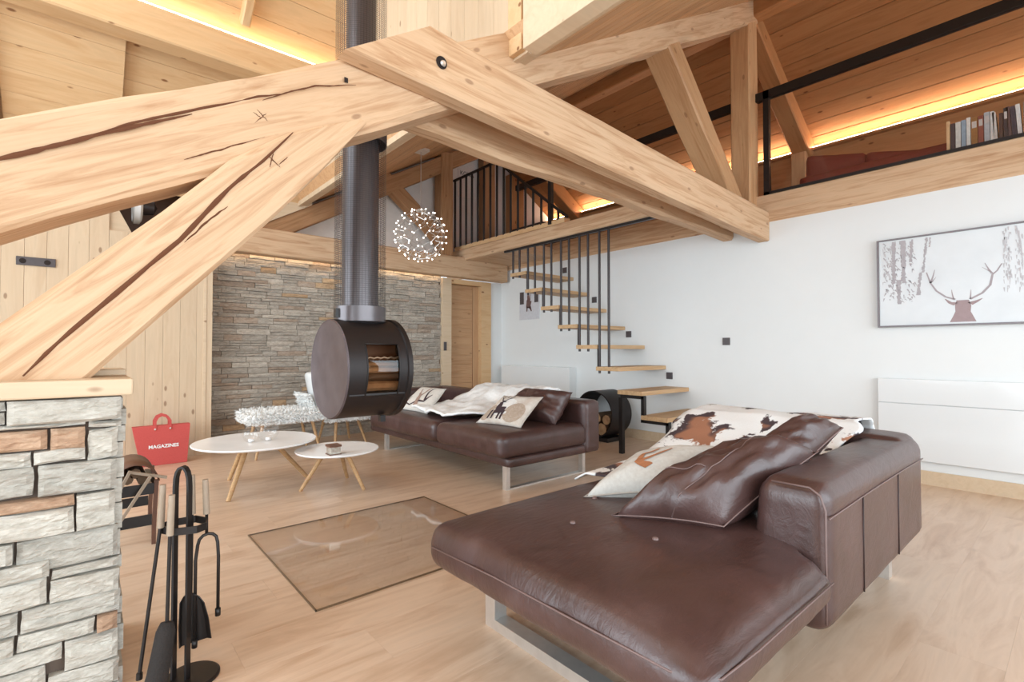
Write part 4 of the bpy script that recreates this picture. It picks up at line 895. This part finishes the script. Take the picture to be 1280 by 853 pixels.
# ------------------------------------------------------------------ far sofa
s2 = thing('leather_sofa', 'dark brown leather sofa standing behind the hanging stove', 'sofa', (3.0, 4.15, 0), 'brown leather sofas')
softbox('underframe', 2.50, 3.5, 2.92, 5.38, 0.185, 0.27, 0.025, M['leather'], s2, (16, 40, 4), 0, 0.002, 4)
for k, (a, b) in enumerate(((2.905, 3.865), (3.875, 5.22))):
    softbox('seat_cushion', 2.41, 3.40, a, b, 0.262, 0.452, 0.06, M['leather'], s2, (30, 30, 8), 0.022, 0.005, 5 + k)
softbox('backrest', 3.36, 3.57, 2.90, 5.42, 0.185, 0.655, 0.045, M['leather'], s2, (10, 50, 14), 0.0, 0.003, 8)
softbox('side_rest', 2.52, 3.56, 5.22, 5.43, 0.185, 0.655, 0.045, M['leather'], s2, (30, 10, 14), 0.0, 0.003, 9)
sled_x(3.02, 2.53, 3.46, 0.19, s2); sled_x(5.10, 2.55, 3.46, 0.19, s2)
p4 = thing('leather_cushion', 'dark brown wrinkled leather cushion at the near end of the far sofa', 'cushion', (3.15, 3.2, 0.45), 'leather cushions')
pillow('cover', (2.98, 3.62, .46), (3.06, 2.98, .46), (3.28, 2.98, .73), (3.22, 3.56, .72), 0.27, M['leather'], p4, 15, 0.03, 28)
p5, f = lp('cream cushion printed with antlers at the far end of the far sofa', [(2.58, 4.86, .47), (2.60, 4.30, .47), (2.96, 4.50, .69), (2.86, 4.84, .70)], 0.11, 6, plain('cream_fabric', (0.70, 0.66, 0.60), 0.85, bs=50), 'fabric_cushion', 'cushion', 0.005)
F5 = lambda u, v: f(u, v, 1, 0.003)
decal('antler_print', stroke([(0.18, 0.45), (0.15, 0.2), (0.35, 0.12), (0.55, 0.3)], 0.02, 0.05) + stroke([(0.5, 0.28), (0.75, 0.3), (0.85, 0.6)], 0.08, 0.02) + stroke([(0.75, 0.35), (0.68, 0.7), (0.75, 0.9)], 0.06, 0.02), F5, plain('dark_antler_print', (0.06, 0.035, 0.04), 0.8), p5)
decal('stag_print', stroke([(0.55, 0.1), (0.5, 0.45), (0.42, 0.6)], 0.16, 0.05) + stroke([(0.5, 0.45), (0.6, 0.75), (0.62, 0.9)], 0.06, 0.03) + stroke([(0.42, 0.55), (0.35, 0.8)], 0.05, 0.02), F5, plain('brown_print', (0.36, 0.24, 0.19), 0.8), p5)
p6, f = lp('beige cushion printed with a dark stag on the far sofa', [(2.60, 3.50, .47), (2.70, 3.02, .47), (3.02, 3.08, .70), (2.84, 3.40, .70)], 0.11, 7, plain('beige_fabric', (0.52, 0.44, 0.37), 0.85, bs=12, c2=(0.68, 0.63, 0.57)), 'fabric_cushion', 'cushion', 0.005)
F6 = lambda u, v, o_=0.003: f(u, v, 1, o_)
for bl in (blob(0.72, 0.35, 0.22, 0.3), blob(0.15, 0.3, 0.14, 0.25)): decal('grass_print', bl, lambda u, v: F6(u, v, 0.002), plain('tan_print', (0.36, 0.27, 0.20), 0.85, bs=60, c2=(0.45, 0.36, 0.29)), p6)
decal('snow_print', blob(0.42, 0.5, 0.26, 0.3) , lambda u, v: F6(u, v, 0.0015), plain('pale_print', (0.74, 0.71, 0.67), 0.85), p6)
st_ = stroke([(0.28, 0.36), (0.50, 0.38)], 0.24, 0.2) + stroke([(0.32, 0.42), (0.27, 0.60), (0.24, 0.66)], 0.13, 0.07) + stroke([(0.26, 0.66), (0.36, 0.66)], 0.07, 0.03)
for x in (0.22, 0.30, 0.43, 0.50): st_ += stroke([(x, 0.36), (x + 0.01, 0.10)], 0.055, 0.03)
st_ += stroke([(0.26, 0.68), (0.18, 0.80), (0.2, 0.93)], 0.03, 0.012) + stroke([(0.28, 0.68), (0.38, 0.78), (0.42, 0.92)], 0.03, 0.012) + stroke([(0.2, 0.8), (0.12, 0.86)], 0.02, 0.01) + stroke([(0.38, 0.78), (0.48, 0.84)], 0.02, 0.01) + stroke([(0.3, 0.8), (0.31, 0.92)], 0.02, 0.01)
decal('stag_print', st_, lambda u, v: F6(u, v, 0.0045), plain('stag_print_dark', (0.045, 0.025, 0.03), 0.85), p6)
# white throw
path = [(3.62, .50), (3.61, .64), (3.57, .675), (3.47, .685), (3.36, .67), (3.22, .60), (3.05, .53), (2.88, .495), (2.68, .486), (2.52, .484)]
V = []; F = []; nn_, mm = 50, 40
for i in range(nn_ + 1):
    f_ = i / nn_ * (len(path) - 1); k = min(int(f_), len(path) - 2); g_ = f_ - k; x = path[k][0] * (1 - g_) + path[k + 1][0] * g_; z = path[k][1] * (1 - g_) + path[k + 1][1] * g_
    y_lo = 3.40 + 0.18 * (i / nn_) + 0.05 * noise.noise(Vector((i * 0.2, 1, 1))); y_hi = 4.48 + 0.05 * noise.noise(Vector((i * 0.2, 5, 1)))
    if i > 38: y_lo += (i - 38) * 0.02
    for j in range(mm + 1):
        v = j / mm; y = y_lo + v * (y_hi - y_lo); wv = 0.02 + 0.04 * noise.noise(Vector((x * 4, y * 6, 2))) + 0.022 * noise.noise(Vector((x * 10, y * 13, 4))); V.append((x + (0.03 * noise.noise(Vector((v * 7, 2, 2))) if i > nn_ - 4 else 0), y, z + 0.03 + wv))
for i in range(nn_):
    for j in range(mm): a = i * (mm + 1) + j; F.append((a, a + 1, a + mm + 2, a + mm + 1))
tw = mesh('throw_blanket', V, F, M['throw'], None, None, True); sd_ = tw.modifiers.new('thickness', 'SOLIDIFY'); sd_.thickness = 0.02; rebase(tw, (3.0, 4.0, 0.48)); tag(tw, 'fluffy white throw draped over the back and seat of the far sofa', 'blanket')

# ------------------------------------------------------------------ coffee tables
def round_table(name, label, cx, cy, z, r, feet, tops, lr):
    t = thing(name, label, 'table', (cx, cy, 0), 'white coffee tables')
    MB().lathe([(0.0001, z), (r - 0.004, z), (r, z - 0.004), (r - 0.003, z - 0.012), (r - 0.03, z - 0.022), (0.0001, z - 0.022)], (cx, cy, 0), 72).build('tabletop', M['tabletop'], t, auto=30)
    for (fx, fy), (tx_, ty_) in zip(feet, tops): MB().tube([(tx_, ty_, z - 0.022), (fx, fy, 0)], [lr, lr * 0.75], 12).build('leg', M['legwood'], t, auto=40)
    return t
round_table('coffee_table', 'larger and taller round white coffee table with splayed wooden legs', 1.055, 4.34, 0.388, 0.445, [(0.813, 4.10), (1.48, 4.36), (0.955, 4.78)], [(0.98, 4.28), (1.18, 4.36), (1.02, 4.52)], 0.021)
round_table('coffee_table', 'smaller low round white coffee table with splayed wooden legs', 1.54, 3.90, 0.325, 0.315, [(1.30, 4.04), (1.695, 3.75), (1.744, 4.20)], [(1.46, 3.95), (1.58, 3.83), (1.60, 4.00)], 0.018)
for (x, y, r, lab) in ((1.00, 4.26, 0.062, 'left round clear glass tealight ball on the larger white table'), (1.12, 4.25, 0.078, 'right round clear glass tealight ball on the larger white table')):
    t = thing('glass_ball', lab, 'candle holder', (x, y, 0.39), 'glass tealight balls')
    pr_ = [(r * math.cos(a), r + r * math.sin(a)) for a in [R(-80 + 12 * k) for k in range(13)]]
    MB().lathe([(0.0001, 0.002)] + pr_, (x, y, 0.388), 28).build('bowl', M['glass'], t, True)
    MB().lathe([(0.0001, 0.004), (0.02, 0.004), (0.02, 0.024), (0.0001, 0.024)], (x, y, 0.39), 16).build('tealight', M['print'], t, auto=40)
cn = thing('candle_lantern', 'small square tarnished metal and glass candle box on the lower table', 'candle holder', (1.43, 3.70, 0.325))
bx('glass_box', 1.39, 1.47, 3.66, 3.74, 0.327, 0.385, plain('mercury_glass', (0.42, 0.36, 0.30), 0.25, 0.6, bs=60, c2=(0.62, 0.58, 0.5)), cn, 0.003)
bx('metal_rim', 1.384, 1.476, 3.654, 3.746, 0.382, 0.398, M['brownleather'], cn, 0.003); bx('metal_foot', 1.386, 1.474, 3.656, 3.744, 0.325, 0.332, M['brownleather'], cn)

# ------------------------------------------------------------------ sheepskin seats by the stone wall
c1_ = thing('sheepskin_stool', 'low bench covered in white sheepskin behind the larger table', 'stool', (1.65, 5.72, 0), 'sheepskin seats')
softbox('fleece', 1.27, 2.02, 5.42, 6.0, 0.34, 0.44, 0.05, M['fur'], c1_, (20, 16, 6), 0.02, 0.02, 12)
def fsurf(rng):
    a, b = rng.random(), rng.random(); s = rng.random()
    if s < 0.55: return (1.28 + a * 0.73, 5.43 + b * 0.56, 0.45), (0, 0, 1)
    if s < 0.85: return (1.28 + a * 0.73, 5.425, 0.35 + b * 0.1), (0, -1, 0.1)
    return (1.275, 5.43 + a * 0.56, 0.35 + b * 0.1), (-1, 0, 0.1)
tufts('fleece_locks', fsurf, 6000, 0.03, M['fur'], c1_, 2, 0.006)
for (a, b, c, d) in ((1.323, 5.456, 1.40, 5.5), (1.98, 5.50, 1.9, 5.54), (1.36, 5.94, 1.42, 5.9), (1.98, 5.94, 1.9, 5.9)): MB().tube([(c, d, 0.35), (a, b, 0)], [0.018, 0.012], 10).build('leg', M['legwood'], c1_, auto=40)
c2_ = thing('shell_chair', 'white shell chair with a sheepskin and wooden legs, half hidden by the stove', 'chair', (2.3, 5.85, 0), 'sheepskin seats')
softbox('seat_shell', 2.02, 2.60, 5.50, 6.05, 0.33, 0.42, 0.045, M['whitegloss'], c2_, (16, 16, 6))
softbox('backrest', 2.0, 2.12, 5.52, 6.03, 0.38, 0.86, 0.05, M['whitegloss'], c2_, (6, 16, 14), 0, 0, 0, lambda p, u, v, w: (p.x - 0.10 * w + 0.12 * (2 * v - 1) ** 2, p.y, p.z - 0.12 * (2 * v - 1) ** 2 * w))
def fsurf2(rng):
    a, b = rng.random(), rng.random(); s = rng.random()
    if s < 0.5: return (2.02 + a * 0.5, 5.50 + b * 0.5, 0.425), (0, 0, 1)
    if s < 0.8: return (2.02 + a * 0.55, 5.495, 0.33 + b * 0.09), (0, -1, -0.3)
    return (1.97 - 0.08 * b, 5.55 + a * 0.45, 0.42 + b * 0.2), (-1, -0.3, 0)
tufts('sheepskin', fsurf2, 8000, 0.045, M['fur'], c2_, 3, 0.007)
for (a, b, c, d) in ((2.15, 5.52, 2.2, 5.62), (2.56, 5.60, 2.45, 5.65), (2.15, 6.05, 2.2, 5.95), (2.55, 6.08, 2.45, 5.95)): MB().tube([(c, d, 0.34), (a, b, 0)], [0.02, 0.013], 10).build('leg', M['legwood'], c2_, auto=40)

# ------------------------------------------------------------------ red magazine bag
bg = thing('magazine_bag', 'red felt magazine bag with white lettering standing before the boarded wall', 'bag', (0.61, 5.88, 0))
def quadbox(pb, pt, y0, y1, yt=0.0):
    (a, b), (c, d) = pb, pt
    V = [(a, y0, 0.002), (b, y0, 0.002), (b, y1, 0.002), (a, y1, 0.002), (c, y0 + yt, 0.375), (d, y0 + yt, 0.375), (d, y1 - yt, 0.375), (c, y1 - yt, 0.375)]
    return V, [(0, 3, 2, 1), (4, 5, 6, 7), (0, 1, 5, 4), (1, 2, 6, 5), (2, 3, 7, 6), (3, 0, 4, 7)]
bd_ = mesh('body', *quadbox((0.43, 0.795), (0.36, 0.82), 5.83, 5.97, 0.025), M['red'], bg)
for yy in (5.853, 5.945):
    MB().flat([(0.535, yy, 0.33), (0.535, yy, 0.42), (0.555, yy, 0.46), (0.59, yy, 0.477), (0.63, yy, 0.46), (0.655, yy, 0.42), (0.655, yy, 0.33)], 0.012, 0.022, (0, 1, 0)).build('handle', M['red'], bg)
for x in (0.535, 0.655): MB().lathe([(0.0001, -0.006), (0.008, -0.004), (0.009, 0)], (0, 0, 0), 10).build('rivet', M['chrome'], bg); o = COL.objects[-1]; o.matrix_basis = Matrix.Translation((x, 5.846, 0.345)) @ Matrix.Rotation(R(-90), 4, 'X'); o.matrix_parent_inverse = wm(bg).inverted()
lettering('MAGAZINES', 0.044, M['print'], (0.605, 5.838, 0.165), (R(86), 0, 0), bd_, 0.0014, 'CENTER')

# ------------------------------------------------------------------ firewood drum by the wall
fd = thing('firewood_drum', 'dark round log holder lying on its side between far sofa and stairs', 'log holder', (4.9, 3.95, 0))
MB().lathe([(0.285, 4.72), (0.285, 5.10), (0.28, 5.10), (0.272, 5.095), (0.272, 4.72), (0.285, 4.72)], (0, 3.95, 0.325), 64, 'X').build('barrel', M['stove'], fd, auto=30)
MB().lathe([(0.0001, 5.09), (0.272, 5.09)], (0, 3.95, 0.325), 48, 'X').build('back_plate', M['whitegloss'], fd)
bx('foot', 4.74, 5.08, 3.75, 4.15, 0.0, 0.05, M['black'], fd, 0.004)
rng = random.Random(6)
for (y, z, r, w_) in ((3.84, 0.15, 0.075, 'lowest near log'), (4.00, 0.135, 0.07, 'lowest far log'), (3.77, 0.27, 0.06, 'upper near log'), (3.92, 0.28, 0.065, 'upper middle log'), (4.07, 0.25, 0.06, 'upper far log')):
    t = thing('firewood_log', w_ + ' of the stack in the round holder by the wall', 'log', (4.9, y, z - r), 'logs in the round holder')
    MB().lathe([(0.0001, 4.735), (r * 0.93, 4.735), (r, 4.74)], (0, y, z), 9, 'X').build('sawn_end', M['log'], t, auto=30); MB().lathe([(r, 4.74), (r * 1.02, 4.9), (r * 0.97, 5.07)], (0, y, z), 9, 'X').build('bark', M['bark'], t, auto=30)

# ------------------------------------------------------------------ fireplace tools
fs = thing('tool_stand', 'black fireplace tool stand with a tall hoop handle and round base', 'stand', (0.285, 1.98, 0), 'fireplace tools')
MB().lathe([(0.0001, 0.010), (0.078, 0.010), (0.084, 0.006), (0.084, 0), (0.0001, 0)], (0.29, 1.985, 0), 40).build('base_plate', M['black'], fs, auto=30)
a, b = Vector((0.242, 2.005, 0)), Vector((0.277, 1.975, 0)); pts = [a + Vector((0, 0, 0.01)), a + Vector((0, 0, 0.60))]
for k in range(9):
    an = math.pi * k / 8; c = (a + b) / 2; pts.append(c + (a - b) / 2 * math.cos(an) + Vector((0, 0, 0.64 + 0.07 * math.sin(an) ** 0.8)))
pts += [b + Vector((0, 0, 0.60)), b + Vector((0, 0, 0.01))]
MB().flat(pts, 0.022, 0.007, (0.65, 0.76, 0)).build('hoop', M['black'], fs)
rg = [(0.205, 2.02), (0.235, 1.965), (0.295, 1.945), (0.325, 1.965), (0.335, 2.02), (0.31, 2.07), (0.25, 2.075), (0.215, 2.055), (0.205, 2.02)]
MB().flat([(x, y, 0.505) for x, y in rg], 0.024, 0.005, (0, 0, 1)).build('ring_holder', M['black'], fs)
def tool(name, label, cat): return thing(name, label, cat, (0.26, 2.0, 0.1), 'fireplace tools')
def grip(p, x0, y0, x1, y1, z0, z1): MB().tube([(x0, y0, z0), (x1, y1, z1)], [0.011, 0.0095], 10).build('grip', M['handle'], p, auto=40)
t = tool('fire_poker', 'thin black poker slanting out at the left of the stand', 'fire tool'); grip(t, 0.202, 2.01, 0.207, 2.01, 0.515, 0.655)
MB().tube([(0.202, 2.01, 0.52), (0.150, 1.985, 0.075)], 0.0055, 8).tube([(0.150, 1.985, 0.075), (0.149, 1.984, 0.055)], 0.009, 8).build('rod', M['black'], t, auto=40)
t = tool('hearth_brush', 'black hearth brush hanging on the near side of the stand', 'fire tool'); grip(t, 0.222, 1.955, 0.226, 1.955, 0.50, 0.63)
MB().tube([(0.222, 1.955, 0.50), (0.215, 1.94, 0.20)], 0.0055, 8).build('rod', M['black'], t, auto=40)
MB().tube([(0.216, 1.94, 0.23), (0.212, 1.935, 0.205), (0.190, 1.91, 0.09), (0.170, 1.89, 0.02)], [0.018, 0.027, 0.030, 0.032], 12).build('brush_head', M['bristle'], t, True)
t = tool('ash_shovel', 'black ash shovel with a broad blade on the right of the stand', 'fire tool'); grip(t, 0.297, 2.05, 0.295, 2.05, 0.53, 0.665)
MB().tube([(0.297, 2.06, 0.53), (0.292, 2.03, 0.24)], 0.0055, 8).build('rod', M['black'], t, auto=40)
V = []; F = []; rows = [(0.27, 0.012), (0.262, 0.03), (0.24, 0.046), (0.17, 0.056), (0.10, 0.060)]
for z, hw in rows:
    for s_ in (-1, -0.8, 0.8, 1): V.append((0.292 + s_ * hw * 0.72 + (0.25 - z) * 0.08, 2.02 - s_ * hw * 0.5 - (0.012 if abs(s_) == 1 else 0), z + s_ * 0.015 * (1 if z < 0.2 else 0)))
for i in range(4):
    for k in range(3): q_ = i * 4 + k; F.append((q_, q_ + 1, q_ + 5, q_ + 4))
o = mesh('blade', V, F, M['black'], t); m_ = o.modifiers.new('thickness', 'SOLIDIFY'); m_.thickness = 0.003
t = tool('fire_tongs', 'black fire tongs with a rounded spring loop at the far right of the stand', 'fire tool'); grip(t, 0.335, 2.02, 0.330, 2.02, 0.53, 0.65)
pts = [(0.302, 2.01, 0.10), (0.302, 2.01, 0.38), (0.308, 2.01, 0.43)] + [(0.337 - 0.029 * math.cos(math.pi * k / 6), 2.005, 0.435 + 0.03 * math.sin(math.pi * k / 6)) for k in range(1, 6)] + [(0.366, 2.0, 0.43), (0.369, 2.0, 0.38), (0.369, 2.0, 0.19)]
MB().tube(pts, 0.0055, 8).tube([(0.369, 2.0, 0.20), (0.369, 2.0, 0.175)], 0.009, 8).tube([(0.302, 2.01, 0.11), (0.302, 2.01, 0.085)], 0.009, 8).tube([(0.335, 2.02, 0.53), (0.334, 2.01, 0.462)], 0.005, 8).build('arms', M['black'], t, True)

# ------------------------------------------------------------------ log carrier behind the pillar
lc = thing('log_rack', 'black steel log rack half hidden behind the stone pillar', 'log holder', (0.1, 3.5, 0))
for (x, y) in ((0.32, 3.5), (-0.15, 3.5), (0.34, 3.95), (-0.13, 3.95)): MB().flat([(x, y, 0.0), (x, y, 0.10), (x + 0.01, y, 0.36)], 0.03, 0.02, (0, 1, 0)).build('leg', M['brownleather'], lc)
bx('lower_bar', -0.15, 0.31, 3.49, 3.50, 0.11, 0.17, M['black'], lc); bx('upper_bar', -0.15, 0.33, 3.49, 3.50, 0.285, 0.345, M['black'], lc)
bx('lower_bar', -0.13, 0.33, 3.95, 3.96, 0.11, 0.17, M['black'], lc); bx('side_bar', 0.31, 0.335, 3.5, 3.96, 0.30, 0.34, M['black'], lc)
cr_ = thing('leather_carrier', 'brown leather log carrier with pale wooden bars lying on the steel rack', 'bag', (0.2, 3.55, 0.35))
V = []; F = []; nA = 12
for k in range(nA + 1):
    an = R(8) + R(165) * k / nA
    for yy in (3.52, 3.9): V.append((0.235 + 0.115 * math.cos(an), yy, 0.33 + 0.125 * math.sin(an)))
for k in range(nA): F.append((2 * k, 2 * k + 1, 2 * k + 3, 2 * k + 2))
o = mesh('sling', V, F, M['brownleather'], cr_, None, True); m_ = o.modifiers.new('t', 'SOLIDIFY'); m_.thickness = 0.006
MB().flat([(0.20, 3.49, 0.425), (0.375, 3.47, 0.372)], 0.02, 0.014, (0, 1, 0)).build('wooden_bar', M['handle'], cr_)
MB().flat([(0.155, 3.48, 0.31), (0.205, 3.48, 0.425)], 0.02, 0.013, (0, 1, 0)).build('wooden_bar', M['handle'], cr_)
MB().flat([(0.30, 3.46, 0.395), (0.165, 3.44, 0.17)], 0.02, 0.014, (0, 1, 0)).build('wooden_bar', M['handle'], cr_)
for k, (x, z) in enumerate(((0.20, 0.37), (0.27, 0.36), (0.235, 0.40))): 
    t = thing('firewood_log', ('left', 'right', 'topmost')[k] + ' dark log in the leather carrier behind the pillar', 'log', (x, 3.7, z - 0.03), 'logs in the leather carrier'); MB().tube([(x, 3.54, z), (x, 3.88, z)], 0.028, 8).build('bark', M['bark'], t, auto=40)
